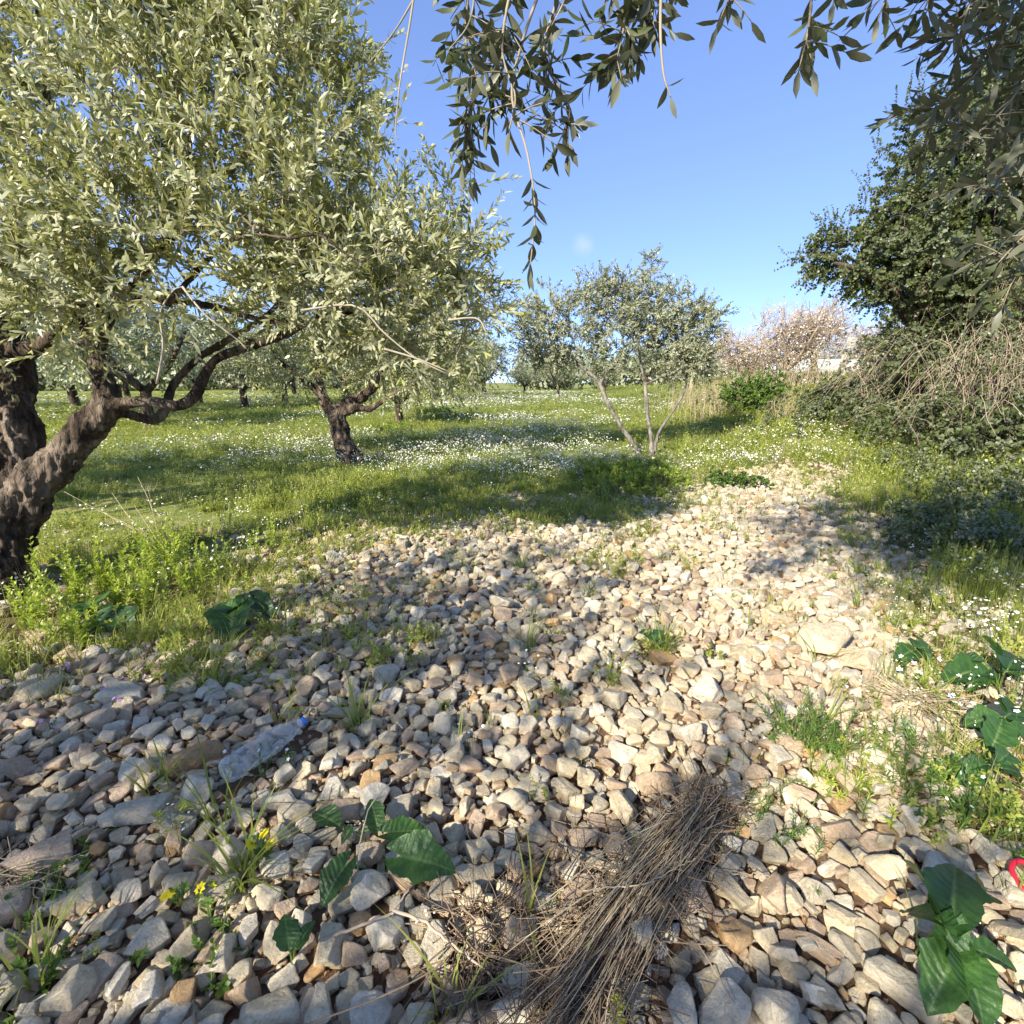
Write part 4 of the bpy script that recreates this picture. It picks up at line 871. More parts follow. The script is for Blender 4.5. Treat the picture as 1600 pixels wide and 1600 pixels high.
# green bush and dry reeds at their feet
r8 = np.random.default_rng(28)
def bush(name, label, px, py, d, rad, h, n, mat_, leaf, tint0=.5, group=None, at=None, tmpl=LT_R):
    w = np.array([ray(px, py)[0] * d, ray(px, py)[1] * d]) if at is None else np.array(at); z = float(gz(*w)); t = empty(name, (w[0], w[1], z), label, 'bush', group)
    B0 = np.array([w[0], w[1], z]); bl = [(B0 + np.array([r8.normal(0, rad * .35), r8.normal(0, rad * .35), h * r8.uniform(.35, .65)]), np.array([rad * .6, rad * .6, h * .4])) for _ in range(5)]
    A, O = lobes(bl, n, r8, .3); wm, lm = MB(), MB(); e, dd = grow(wm, np.array([B0, B0 + (0, 0, h * .2), B0 + (rad * .3, 0, h * .3), B0 + (-rad * .3, 0, h * .3)]), A, r8, .003, .35, sides=4)
    shoots(lm, wm, e, dd, O, r8, 3, (h * .12, h * .28), .6, pairs=7, leaf=leaf, tint0=tint0, tmpl=tmpl, wood_r=.003)
    wm.build('branch_work', M['twig_dark'], t); tag(lm.build('foliage', mat_, t), kind='stuff'); return t
bush('green_bush', 'yellow-green bush at the foot of the leaning almond tree', 1178, 612, 13, .75, 1.0, 160, M['weed_dark'], (.07, .03), .8)
bush('weed_clump', 'lush dark green weed clump at the foot of the young three-stemmed olive', 990, 750, 8, 1.35, .30, 200, M['weed'], (.08, .012), .25, at=G(985, 755)[:2])
bush('weed_clump', 'dark green weed mound in the turf between the dark-trunked olive and the young olive', 880, 690, 8, .3, .25, 60, M['weed_dark'], (.05, .016), .35, at=G(882, 700)[:2])
bush('weed_clump', 'low dark weed mat on the stones at the sunny side of the young olive', 1150, 760, 8, .4, .16, 80, M['weed_dark'], (.04, .02), .3, at=G(1160, 762)[:2])
bush('weed_clump', 'grassy green hummock beyond the daisies near the bushy olive', 685, 655, 8, 1.0, .42, 110, M['weed'], (.10, .014), .2, at=G(690, 655)[:2])
bush('weed_clump', 'rounded green weed hummock close to the dark-trunked olive', 620, 675, 8, .7, .32, 80, M['weed'], (.09, .013), .2, at=G(618, 682)[:2])
thicket('dry_thicket', 'tan dry grass thicket under the almond trees', 'thicket', [tuple(P(1130, 600, 14)[:2]) + (.5,), tuple(P(1250, 590, 14)[:2]) + (.5,), tuple(P(1180, 600, 15.5)[:2]) + (.6,), tuple(P(1090, 600, 18)[:2]) + (.8,)], 700, r8, M['straw_pale'], M['bramble_leaf'], .5, .95, .05, out=(0, 0), arch=.3)
thicket('dry_weed', 'pale grey dry weed skeleton in front of the almond trees', 'weed', [tuple(P(1225, 620, 11)[:2]) + (.18,)], 70, r8, M['twig_grey'], M['bramble_leaf'], .5, .6, 0, out=(0, 0), arch=.2, cane_r=.004)
# sapling in the daisies
w = G(897, 668); sp_ = empty('sapling', w, 'thin bare sapling standing in the daisies before the young olive', 'sapling'); wm, lm = MB(), MB(); B0 = np.array(w)
A, O = lobes([(B0 + np.array([0, 0, .38]), np.array([.22, .15, .22]))], 40, r8, .3); e, dd = grow(wm, np.array([B0 - (0, 0, .03), B0 + (.01, 0, .1), B0 + (.03, 0, .2), B0 + (-.05, 0, .28)]), A, r8, .003, .4, sides=4)
tube(wm, np.array([B0 - (0, 0, .05), B0 + (.01, 0, .1), B0 + (.03, 0, .2)]), np.array([.013, .01, .008]), 6); twigs(lm, wm, e, dd, np.full(len(e), .09), r8, pairs=2, leaf=(.03, .01))
wm.build('stem', M['twig_grey'], sp_); tag(lm.build('foliage', M['olive_far'], sp_), kind='stuff')
# leaning concrete posts, low wall and white building beyond the crest
def box(mb, c, s, rz=0, lean=0, tint=.5, bev=.08):
    v = np.array([(x, y, z) for z in (-.5, .5) for x, y in ((-.5, -.5 + bev), (-.5 + bev, -.5), (.5 - bev, -.5), (.5, -.5 + bev), (.5, .5 - bev), (.5 - bev, .5), (-.5 + bev, .5), (-.5, .5 - bev))]) * np.array(s)
    v[:, 0] += (v[:, 2] + s[2] / 2) * lean; a = np.array([[math.cos(rz), -math.sin(rz), 0], [math.sin(rz), math.cos(rz), 0], [0, 0, 1]]); v = v @ a.T + np.array(c)
    f = [(0, i, i + 1) for i in range(1, 7)]; t = [tuple(reversed(x)) for x in f] + [tuple(y + 8 for y in x) for x in f]
    mb.add(v, t, [(i, (i + 1) % 8, (i + 1) % 8 + 8, i + 8) for i in range(8)], tint)
for px, d, h, ln, lab in ((1313, 14.5, 1.15, .22, 'concrete fence post leaning over beside the pale pink almond'), (1363, 16, .95, .0, 'short upright concrete post half sunk in the scrub crest'), (1376, 17, 1.2, -.03, 'upright cream post next to the low cream wall end'), (1389, 16.5, 1.1, .02, 'cream concrete post nearest the dark evergreen')):
    w = P(px, 575, d); z = float(gz(w[0], w[1])); mb = MB(); box(mb, (w[0], w[1], z + h / 2), (.17, .17, h), .2, ln); o = mb.build('fence_post', M['concrete'], smooth=False); tag(o, lab, 'post', 'concrete fence posts')
w = P(1392, 560, 26); z = float(gz(w[0], w[1])); mb = MB(); box(mb, (w[0] + .6, w[1], z + .45), (3.0, .25, 1.1), .05, 0, .6, .02); tag(mb.build('low_wall', M['concrete'], smooth=False), 'low cream wall behind the concrete posts', 'wall')
w = P(1345, 560, 55); z = float(gz(w[0], w[1])); bd = empty('white_building', (w[0], w[1], z), 'long white low building with flat roof beyond the scrub crest', 'building')
mb = MB(); box(mb, (w[0], w[1], z + 1.6), (16, 7, 3.4), .05, 0, .5, .005); mb.build('wall', M['wall'], bd, False)
mb = MB(); box(mb, (w[0], w[1], z + 3.45), (16.6, 7.6, .3), .05, 0, .5, .005); mb.build('roof', M['metal'], bd, False)
for i in range(5):
    mb = MB(); box(mb, (w[0] - 6 + 3 * i, w[1] - 3.56, z + 1.9), (1.3, .12, 1.1), .05, 0, .3, .01); mb.build('window', M['metal'], bd, False)
for px, top, d in ((1366, 500, 24), (1381, 497, 27), (1392, 488, 22)):
    w = P(px, 560, d); z = float(gz(w[0], w[1])); zt = P(px, top, d)[2]; mb = MB(); tube(mb, np.array([(w[0], w[1], z), (w[0], w[1], (z + zt) / 2), (w[0] + .02, w[1], zt)]), np.array([.05, .045, .04]), 8); q_ = MB()
    o = mb.build('pole', M['metal']); tag(o, 'thin dark metal pole standing behind the low cream wall', 'pole', 'metal poles behind the wall')

# ------------------------------------------------------------------ turf, daisies, rough grass (nobody could count them)
def blade_clump(seed, n, rad, h, w, lean=.5, mat_=None, seg=3):
    r = np.random.default_rng(seed); mb = MB()
    for k in range(n):
        a = r.uniform(0, 6.28); rr = rad * math.sqrt(r.random()); b0 = np.array([rr * math.cos(a), rr * math.sin(a), -.01]); hh = h * r.uniform(.5, 1.15)
        a2 = a + r.normal(0, .8); ln = lean * r.uniform(.2, 1.3); s = np.array([-math.sin(a2), math.cos(a2), 0]) * w * r.uniform(.6, 1.3); f = np.linspace(0, 1, seg + 1)
        c = b0 + np.stack([math.cos(a2) * ln * hh * f ** 1.7, math.sin(a2) * ln * hh * f ** 1.7, hh * (f - .25 * ln * f ** 2.5)], -1)
        wd = (1 - f ** 1.6)[:, None]; v = np.empty((2 * seg + 1, 3)); v[0:2 * seg:2] = c[:-1] - s * wd[:-1] * .5; v[1:2 * seg:2] = c[:-1] + s * wd[:-1] * .5; v[-1] = c[-1]
        q = [(2 * i, 2 * i + 1, 2 * i + 3, 2 * i + 2) for i in range(seg - 1)]
        mb.add(v, [(2 * seg - 2, 2 * seg - 1, 2 * seg)], q, np.clip(r.uniform(.1, .9) + np.linspace(-.15, .15, 2 * seg + 1), 0, 1))
    return bpy.data.objects.new('clump', mb.mesh('clump', mat_))
def leafy_clump(seed, n, rad, h, leaf, mat_):
    r = np.random.default_rng(seed); mb = MB(); a = r.uniform(0, 6.28, n); rr = rad * np.sqrt(r.random(n)); B = np.stack([rr * np.cos(a), rr * np.sin(a), np.zeros(n)], -1)
    twigs(mb, None, B, np.array([[0, 0, 1.0]]) + r.normal(0, .35, (n, 3)), h * r.uniform(.5, 1.1, n), r, pairs=6, leaf=leaf, ang=65, bare=.05)
    return bpy.data.objects.new('clump', mb.mesh('clump', mat_))
def daisy_clump(seed, n, rad, h, head):
    r = np.random.default_rng(seed); mb = MB(); me_m = [M['white'], M['yellow'], M['stem']]; parts = [MB(), MB(), MB()]
    for k in range(n):
        a = r.uniform(0, 6.28); rr = rad * math.sqrt(r.random()); p = np.array([rr * math.cos(a), rr * math.sin(a), h * r.uniform(.6, 1.2)]); nrm = norm(r.normal(0, .45, 3) + (0, -.15, 1)); U, W = any_perp(nrm[None]); U, W = U[0], W[0]
        c = np.arange(10) * .6283; R_ = head * r.uniform(.8, 1.2) * np.where(np.arange(10) % 2, .72, 1.0)
        parts[0].add(np.concatenate([[p], p + (U * np.cos(c)[:, None] + W * np.sin(c)[:, None]) * R_[:, None] - nrm * head * .15]), [(0, i + 1, (i + 1) % 10 + 1) for i in range(10)])
        c = np.arange(6) * 1.047; q = p + nrm * head * .12
        parts[1].add(np.concatenate([[q + nrm * head * .12], q + (U * np.cos(c)[:, None] + W * np.sin(c)[:, None]) * head * .33]), [(0, i + 1, (i + 1) % 6 + 1) for i in range(6)])
        b0 = p * np.array([.8, .8, 0]); s = np.array([.0012, 0, 0]); parts[2].add([b0 - s, b0 + s, p], [(0, 1, 2)])
    me = bpy.data.meshes.new('clump'); vs, ts, mi = [], [], []; off = 0
    for i, pm in enumerate(parts):
        v = np.concatenate(pm.v); t = np.concatenate(pm.t); vs.append(v); ts.append(t + off); mi += [i] * len(t); off += len(v)
    me.from_pydata(np.concatenate(vs).tolist(), [], np.concatenate(ts).tolist()); me.polygons.foreach_set('material_index', mi)
    at_ = me.attributes.new('tint', 'FLOAT', 'POINT'); at_.data.foreach_set('value', np.full(off, .5, np.float32))
    for m_ in me_m: me.materials.append(m_)
    return bpy.data.objects.new('clump', me)
rg = np.random.default_rng(31)
def field_points(n, r0, r1, half=52):
    d = np.exp(rg.uniform(math.log(r0), math.log(r1), n)); a = np.radians(rg.uniform(-half, half, n)); return d * np.sin(a), d * np.cos(a), d
# turf
x, y, d = field_points(78000, 2.2, 75); s = sdist(x, y) + .35 * n2(x, y, 1.7, 9.5)
bare = n2(x, y, .8, 1.5) + .5 * n2(x, y, 2.3, 2.5)
rightside = sstep(1.2, 2.6, x) * (y < 8)
cl = clearing(x, y) * (s < 0)
s = s + .25 * n2(x, y, 4.3, 3.5)
nearby = (y < 5.5) & (x < 1)
dens = np.clip(sstep(-.05, .9, s) * np.where(nearby, .3, 1) + cl * .3, 0, 1) * np.where((bare < -.2) & (d < 11), .16, 1.0) * np.where(bare > .55, 1, .75)
ok = ((s > -.05) | (cl > .3)) & (rg.random(len(x)) < dens); x, y, d, s = x[ok], y[ok], d[ok], s[ok]; n_ = len(x)
tall = .8 + .7 * n2(x, y, .5, 5.5) + .5 * n2(x, y, 1.7, 5.5) + .5 * rg.normal(0, 1, n_) + .8 * sstep(.35, .7, n2(x, y, 1.3, 21.5)) + 1.3 * sstep(1.5, 2.5, x) * (y < 7) + .5 * (x < -1.5) * (y < 5) + .7 * sstep(2.6, 4.0, x) * (y < 14)
grow_ = np.clip(d / 7, .8, 7)
hz = np.clip(tall, .45, 2.3) * np.clip(.75 + .25 * grow_ ** .5, .7, 1.3)
protos = [blade_clump(200 + i, 20, .09, .14, .006, 1.0, M['grass']) for i in range(4)] + [blade_clump(210 + i, 26, .13, .09, .008, .9, M['grass']) for i in range(2)] + [leafy_clump(220 + i, 9, .1, .13, (.032, .014), M['grass']) for i in range(3)] + [blade_clump(230, 18, .1, .16, .004, .6, M['grass_dry'])]
pr = np.array([.12, .12, .12, .12, .08, .08, .1, .09, .09, .08]); pr /= pr.sum()
scatter('grass', np.stack([x, y, gz(x, y)], -1), rg.choice(10, n_, p=pr), np.stack([grow_, grow_, hz], -1), np.stack([rg.normal(0, .1, n_), rg.normal(0, .1, n_), rg.uniform(0, 6.28, n_)], -1), protos)
# daisies: thick in the middle of the field, thin elsewhere
x, y, d = field_points(34000, 2.4, 60); s = sdist(x, y); pat = n2(x, y, .35, 8.5) + .4 * n2(x, y, 1.1, 4.5)
ok = (s > .1) & (rg.random(len(x)) < np.where((y > 5.5) & (x < 7), np.clip(.02 + 1.3 * pat + .5 * np.exp(-((x / np.maximum(y, 1) - .08) / .2) ** 2) * (y > 7), .02, 1), np.where(x > 1.5, .1, .06))); x, y, d = x[ok], y[ok], d[ok]; n_ = len(x)
k_ = np.clip(d / 9, .8, 5)
scatter('daisies', np.stack([x, y, gz(x, y) + .01], -1), rg.integers(0, 4, n_), np.stack([k_, k_, np.clip(k_, .8, 1.5)], -1), np.stack([np.zeros(n_), np.zeros(n_), rg.uniform(0, 6.28, n_)], -1), [daisy_clump(240 + i, 3 + 2 * i, .09 + .03 * i, .13 + .03 * i, .009 + .0012 * i) for i in range(4)])
# thin grass and seedlings pushing up between the stones
n_ = 21000; x = rg.uniform(-4.4, 4.4, n_); y = rg.uniform(.5, 7.5, n_); s = sdist(x, y); pat = n2(x, y, 1.1, 3.5) + .5 * n2(x, y, 3.1, 6.5)
ok = (np.abs(x) < 1.2 * y + .4) & (s < .1) & (rg.random(n_) < np.clip(-.02 + .5 * pat + .38 * (1 - sstep(-1.7, -.5, x)) * sstep(1.3, 2.2, y) + .5 * sstep(3.8, 5.2, y) * (x < 1.4) + .35 * sstep(-.5, 0, s), .01, .85)); x, y = x[ok], y[ok]; n_ = len(x)
pp = [blade_clump(250 + i, 9, .03, .11, .0042, .9, M['grass']) for i in range(3)] + [leafy_clump(260 + i, 4, .04, .07, (.018, .008), M['grass']) for i in range(3)] + [blade_clump(270, 6, .02, .14, .0028, .8, M['grass_dry'])]
scatter('sparse_grass', np.stack([x, y, gz(x, y) + .03], -1), rg.choice(7, n_, p=[.2, .2, .17, .13, .12, .1, .08]), rg.uniform(.6, 1.6, n_), np.stack([rg.normal(0, .15, n_), rg.normal(0, .15, n_), rg.uniform(0, 6.28, n_)], -1), pp)
# little white cress flowers along both margins
n_ = 2600; x = rg.uniform(-3.5, 4.6, n_); y = rg.uniform(.8, 6.5, n_); s = sdist(x, y)
ok = (np.abs(x) < 1.15 * y + .3) & (((x > .95) & (s > -.35) & (rg.random(n_) < .5 + .6 * n2(x, y, 1.6, 2.2))) | ((y > 3.6) & (rg.random(n_) < .22)) | (rg.random(n_) < .03)); x, y = x[ok], y[ok]; n_ = len(x)
scatter('cress_flowers', np.stack([x, y, gz(x, y) + .02], -1), rg.integers(0, 3, n_), rg.uniform(.5, 1.2, n_), np.stack([np.zeros(n_), np.zeros(n_), rg.uniform(0, 6.28, n_)], -1), [daisy_clump(280 + i, 7, .05, .13, .0055) for i in range(3)])

# ------------------------------------------------------------------ plants that can be told apart
rp = np.random.default_rng(33)
def big_leaf(kind, seed):
    """a broad blade along +X, unit length: 'arrow' has back lobes, 'oval' has not"""
    r = np.random.default_rng(seed); nu, nv = 21, 11; v = []
    for i in range(nu):
        u = i / (nu - 1)
        if kind == 'arrow':
            xx = -.34 + 1.34 * u; hw = .36 * (math.sin(math.pi * min(1, max(0, (u * .93 + .07))) ** 1.15) ** .75) * (1.08 - .35 * u); notch = max(0, -xx) / .34
        else: xx = u; hw = .27 * math.sin(math.pi * (.03 + .97 * u) ** .85) ** .8; notch = 0
        for j in range(nv):
            w = j / (nv - 1) * 2 - 1; aw = abs(w); y_ = hw * w * (1 + aw ** 4 * (.10 * math.sin(13 * u + seed * 2 + (1.7 if w > 0 else 0)) + .07 * math.sin(31 * u + seed)))
            if notch > 0: y_ = math.copysign(.07 * notch ** .7 + (hw - .07 * notch ** .7) * aw, w) if aw > 1e-6 else 0.0
            xs = xx if notch <= 0 or aw > 1e-6 else 0.0
            z = .5 * hw * aw ** 1.2 - .3 * max(xx, 0) ** 2 + 0.022 * math.sin(8 * xx + seed + (2 if w > 0 else 0)) * aw + 0.009 * math.sin(17 * xx + 3 * w + seed) * aw
            v.append((max(xs, -.34), y_, z))
    mb = MB(); q = [(i * nv + j, (i + 1) * nv + j, (i + 1) * nv + j + 1, i * nv + j + 1) for i in range(nu - 1) for j in range(nv - 1)]
    tint = np.array([1 - abs(j / (nv - 1) * 2 - 1) for i in range(nu) for j in range(nv)])
    mb.add(v, None, q, tint); return mb
m_, N, L, b = mat('broad_leaf'); M['broad'] = m_
at = N.new('ShaderNodeAttribute'); at.attribute_name = 'tint'; tc = N.new('ShaderNodeTexCoord')
nz = noise(N, L, 5, 4, tc.outputs['Object']); wv = N.new('ShaderNodeTexWave'); wv.inputs['Scale'].default_value = 2.6; wv.inputs['Distortion'].default_value = 7.0; wv.inputs['Detail'].default_value = 2
mp = N.new('ShaderNodeMapping'); mp.inputs['Rotation'].default_value = (0, 0, .5); L.new(tc.outputs['Object'], mp.inputs[0]); L.new(mp.outputs[0], wv.inputs['Vector'])
base = ramp(N, [(.3, (.016, .05, .012)), (.7, (.04, .095, .022))]); L.new(nz.outputs['Fac'], base.inputs[0])
oi = N.new('ShaderNodeObjectInfo'); rv = ramp(N, [(0, (.7, .75, .7)), (1, (1.55, 1.5, 1.3))]); L.new(oi.outputs['Random'], rv.inputs[0])
rib = ramp(N, [(.88, (0, 0, 0)), (1.0, (.55, .55, .55))]); L.new(at.outputs['Fac'], rib.inputs[0])
vein = ramp(N, [(.9, (0, 0, 0)), (1.0, (.1, .1, .1))]); L.new(wv.outputs['Fac'], vein.inputs[0]); wv.inputs['Detail'].default_value = 3
c1 = mixc(N, L, 1.0, base.outputs[0], rv.outputs[0], 'MULTIPLY'); c1 = mixc(N, L, vein.outputs[0], c1, (.11, .18, .06)); c1 = mixc(N, L, rib.outputs[0], c1, (.17, .25, .09))
L.new(c1, b.inputs['Base Color']); b.inputs['Roughness'].default_value = .42; b.inputs['Specular IOR Level'].default_value = .4
bump(N, L, math_n(N, L, 'ADD', math_n(N, L, 'MULTIPLY', wv.outputs['Fac'], .2), nz.outputs['Fac']), .3, .03, b)
tr_ = N.new('ShaderNodeBsdfTranslucent'); tr_.inputs[0].default_value = (.16, .30, .04, 1); ms = N.new('ShaderNodeMixShader'); ms.inputs[0].default_value = .2
L.new(b.outputs[0], ms.inputs[1]); L.new(tr_.outputs[0], ms.inputs[2]); L.new(ms.outputs[0], N['Material Output'].inputs['Surface'])
BL = {'arrow': [big_leaf('arrow', i).mesh('arum_leaf', M['broad']) for i in range(4)], 'oval': [big_leaf('oval', 10 + i).mesh('oval_leaf', M['broad']) for i in range(3)]}
def broad_plant(name, label, base_px, leaves, cat='plant', group='broad-leaved plants among the stones'):
    """leaves: (kind, attach px, attach height, tip px, tip height, width factor, roll)"""
    w = G(*base_px); root = empty(name, w, label, cat, group)
    for (kd, a, ha, t, ht, wf, roll) in leaves:
        p = G(a[0], a[1], ha + .05); q = G(t[0], t[1], ht + .05); dv = q - p; ln = float(np.linalg.norm(dv)) * .86; d = norm(dv)
        up = norm(np.array([0, -.45, 1.0])); s = norm(np.cross(up, d)); n = np.cross(d, s); c_, s_ = math.cos(roll), math.sin(roll); s, n = s * c_ + n * s_, n * c_ - s * s_
        o = bpy.data.objects.new('leaf', random.choice(BL[kd])); sc.collection.objects.link(o); o.parent = root; o.matrix_parent_inverse = Matrix.Translation(-root.location)
        o.matrix_basis = Matrix(((d[0], s[0], n[0], p[0]), (d[1], s[1], n[1], p[1]), (d[2], s[2], n[2], p[2]), (0, 0, 0, 1))) @ Matrix.Diagonal((ln, ln * wf * 1.12, ln, 1))
        mb = MB(); tube(mb, spline(np.array([w - (0, 0, .03), (w + p) / 2 + (0, 0, .015), p]), 7), np.linspace(.0042, .003, 7), 6); mb.build('leaf_stalk', M['stem'], root)
    return root
A_, O_ = 'arrow', 'oval'
broad_plant('arum_plant', 'arum plant with two large dark veined arrow leaves lying over the stones', (595, 1372), [(A_, (628, 1338), .05, (722, 1352), .05, 1.15, -.1), (A_, (540, 1352), .05, (490, 1420), .03, 1.2, .2)])
broad_plant('arum_plant', 'small lighter green arum uphill of the big dark arrow leaves', (545, 1305), [(O_, (530, 1290), .03, (482, 1255), .06, 1.1, .3), (O_, (550, 1290), .03, (530, 1320), .02, 1.0, 0), (A_, (590, 1290), .04, (575, 1235), .08, .9, 0), (A_, (610, 1300), .05, (680, 1292), .04, .8, 0)])
broad_plant('arum_seedling', 'small two-leaved seedling with upright glossy leaves in the sunlit stones', (458, 1500), [(O_, (452, 1485), .03, (444, 1418), .09, 1.35, .3), (O_, (464, 1482), .03, (488, 1432), .08, 1.25, -.3), (O_, (462, 1480), .03, (470, 1450), .06, .8, 0)])
broad_plant('arum_plant', 'dark arum with drooping arrow leaves beside the bright spurge plants', (375, 965), [(A_, (370, 945), .08, (322, 968), .04, 1.0, .2), (A_, (365, 950), .07, (352, 1000), .02, 1.2, 0), (A_, (395, 935), .1, (432, 962), .04, .95, -.2), (A_, (378, 940), .1, (385, 918), .14, 1.0, 0)])
broad_plant('arum_plant', 'big glossy arum plant with overlapping broad leaves at the edge of the stones', (1500, 1492), [(A_, (1470, 1430), .13, (1428, 1318), .16, .95, .5), (A_, (1488, 1425), .13, (1498, 1322), .18, 1.0, -.3), (A_, (1468, 1440), .13, (1396, 1400), .08, 1.3, .1), (A_, (1490, 1440), .13, (1470, 1500), .07, 1.25, 0),
            (A_, (1500, 1490), .08, (1570, 1630), .04, 1.15, -.2), (A_, (1492, 1492), .08, (1445, 1590), .03, 1.0, .3), (O_, (1512, 1478), .09, (1615, 1512), .08, .8, -.2), (O_, (1520, 1400), .1, (1570, 1380), .06, .7, 0)])
broad_plant('broad_leaf_plant', 'leafy plant with upright paddle leaves where the stones meet the shaded grass', (1560, 1075), [(O_, (1545, 1045), .08, (1470, 1050), .07, 1.2, .2), (O_, (1540, 1035), .1, (1478, 1018), .1, .9, .1), (O_, (1562, 1045), .06, (1560, 985), .17, .9, .9), (O_, (1550, 1050), .08, (1512, 1072), .05, .8, .2), (O_, (1570, 1050), .08, (1622, 1040), .08, 1.1, -.2), (O_, (1575, 1045), .1, (1600, 1000), .14, 1, -.3)])
broad_plant('broad_leaf_plant', 'dark broad-leaved plant crowding the straw tuft', (1570, 1150), [(O_, (1565, 1120), .1, (1500, 1125), .07, 1.3, .2), (O_, (1570, 1120), .1, (1612, 1095), .12, 1.2, 0), (O_, (1578, 1130), .1, (1620, 1160), .06, 1.4, 0), (O_, (1565, 1125), .1, (1555, 1175), .05, 1.2, 0), (O_, (1575, 1115), .1, (1580, 1070), .14, 1.1, .3)])
broad_plant('broad_leaf_plant', 'bright yellow-green broad-leaved plant downhill of the straw tuft', (1560, 1215), [(O_, (1545, 1195), .06, (1490, 1190), .06, 1, .2), (O_, (1560, 1190), .08, (1590, 1165), .1, 1.1, 0), (O_, (1565, 1200), .07, (1610, 1205), .06, 1.2, 0), (O_, (1545, 1205), .05, (1490, 1222), .03, 1.0, 0), (O_, (1555, 1200), .07, (1550, 1170), .1, .9, 0)])
broad_plant('broad_leaf_plant', 'dark rosette of broad leaves beside the sunlit boulder edge', (1430, 1025), [(O_, (1430, 1015), .05, (1400, 1025), .04, 1.2, 0), (O_, (1435, 1012), .06, (1470, 1008), .06, 1.2, 0), (O_, (1430, 1012), .06, (1425, 990), .1, 1.1, 0), (O_, (1440, 1015), .05, (1460, 1035), .03, 1, 0)])
broad_plant('broad_leaf_plant', 'round-leaved pale green plant among the spurge by the old trunk', (145, 975), [(O_, (140, 955), .06, (105, 950), .07, 1.6, 0), (O_, (145, 950), .08, (140, 920), .12, 1.7, 0), (O_, (155, 955), .07, (190, 945), .07, 1.6, 0), (O_, (150, 960), .06, (165, 985), .03, 1.5, 0), (O_, (175, 960), .06, (205, 975), .05, 1.5, 0)])
broad_plant('broad_leaf_plant', 'single round bright leaf in the grass tuft on the sunlit stones', (1018, 1010), [(O_, (1022, 1000), .06, (1012, 972), .1, 1.9, 0), (O_, (1028, 1008), .03, (1040, 1000), .06, 1, 0)])
def weed(name, label, px, py, h, ns, mat_, leaf, group, spread=.05, pairs=12, fl=None, lean=.18, r=rp, whorl=3, at=None):
    w = G(px, py) if at is None else at; root = empty(name, w, label, 'weed', group); sm, lm = MB(), MB()
    B = np.array(w) + np.stack([r.normal(0, spread, ns), r.normal(0, spread, ns), np.zeros(ns)], -1); D = norm(np.array([[0, 0, 1.0]]) + r.normal(0, lean, (ns, 3))); Ln = h * r.uniform(.6, 1.1, ns)
    twigs(lm, sm, B, D, Ln, r, pairs=pairs, leaf=leaf, ang=55, sag=.02, whorl=whorl, wood_r=.0028, bare=.15, tint0=.55)
    sm.build('stem', M['stem'], root); tag(lm.build('foliage', mat_, root), kind='stuff')
    if fl:
        for i in range(fl[1]):
            mb = MB(); p = B[i % ns] + D[i % ns] * Ln[i % ns] * 1.02 + r.normal(0, .012, 3)
            nr = norm(np.array([0, -.5, 1]) + r.normal(0, .3, 3)); U, W = any_perp(nr[None]); k = fl[2]; a = np.arange(k) * 6.2832 / k
            add_leaves(mb, np.repeat(p[None], k, 0), U * np.cos(a)[:, None] + W * np.sin(a)[:, None] + nr * .2, np.repeat(nr[None], k, 0), np.full(k, fl[3]), np.full(k, fl[3] * .55), np.full(k, .6), LT_R); mb.build('flower', M[fl[0]], root)
    return root
G1 = 'bright spurge plants beside the old olive'
for i, (px, py, h, ns, lab) in enumerate(((110, 955, .24, 9, 'bright green spurge close against the old olive trunk'), (175, 925, .22, 8, 'leafy light green spurge with yellowing tips between trunk and dry stalks'), (235, 930, .3, 12, 'tallest yellow-green spurge below the dry stalks'),
        (270, 900, .26, 8, 'yellow-green spurge right under the bleached dry stalks'), (352, 905, .22, 5, 'lone upright yellow-green spurge on the sunlit stones'), (300, 935, .16, 6, 'short bushy spurge next to the drooping dark arum'), (415, 865, .2, 4, 'thin upright spurge at the sunlit edge of the shade'), (60, 985, .2, 7, 'low spurge growing out of the litter at the trunk base'), (200, 960, .16, 7, 'short spurge behind the round-leaved plant'), (140, 1000, .13, 8, 'sprawling feathery spurge in front of the round-leaved plant'))):
    weed('spurge', lab, px, py, h * 1.55, ns * 2, M['weed'], (.046, .013), G1, .065, 14)
G2 = 'feathery weeds among the sunlit stones'
weed('feathery_weed', 'tall feathery green weed standing on the sunlit stones', 1268, 1165, .19, 48, M['weed_dark'], (.032, .0035), G2, .07, 12, None, .45)
weed('feathery_weed', 'thin feathery weed spilling downhill over the pale stones', 1310, 1235, .14, 28, M['weed'], (.03, .0035), G2, .06, 10, None, .5)
weed('feathery_weed', 'bushy narrow-leaved weed downhill of the straw tuft', 1430, 1215, .15, 40, M['weed_dark'], (.03, .006), G2, .09, 10, None, .4)
weed('feathery_weed', 'narrow-leaved weed above the big arum plant', 1535, 1290, .14, 40, M['weed_dark'], (.03, .006), G2, .1, 9, None, .5)
weed('feathery_weed', 'fine wispy weed by the sunny end of the straw bundle', 1200, 1290, .13, 22, M['weed_dark'], (.025, .0025), G2, .08, 9, None, .6)
weed('cress_weed', 'white-flowered cress draped over the plastic bottle', 420, 1218, .12, 6, M['weed_dark'], (.022, .006), 'cress in flower', .05, 8, ('white', 5, 5, .008), .3)
weed('cress_weed', 'white-flowered cress sprawling by the straw tuft', 1420, 1070, .16, 8, M['weed_dark'], (.022, .006), 'cress in flower', .06, 8, ('white', 8, 5, .011), .4)
weed('cress_weed', 'white-flowered cress between the paddle-leaved plant and the straw tuft', 1515, 1130, .14, 8, M['weed_dark'], (.022, .006), 'cress in flower', .06, 8, ('white', 10, 5, .012), .4)
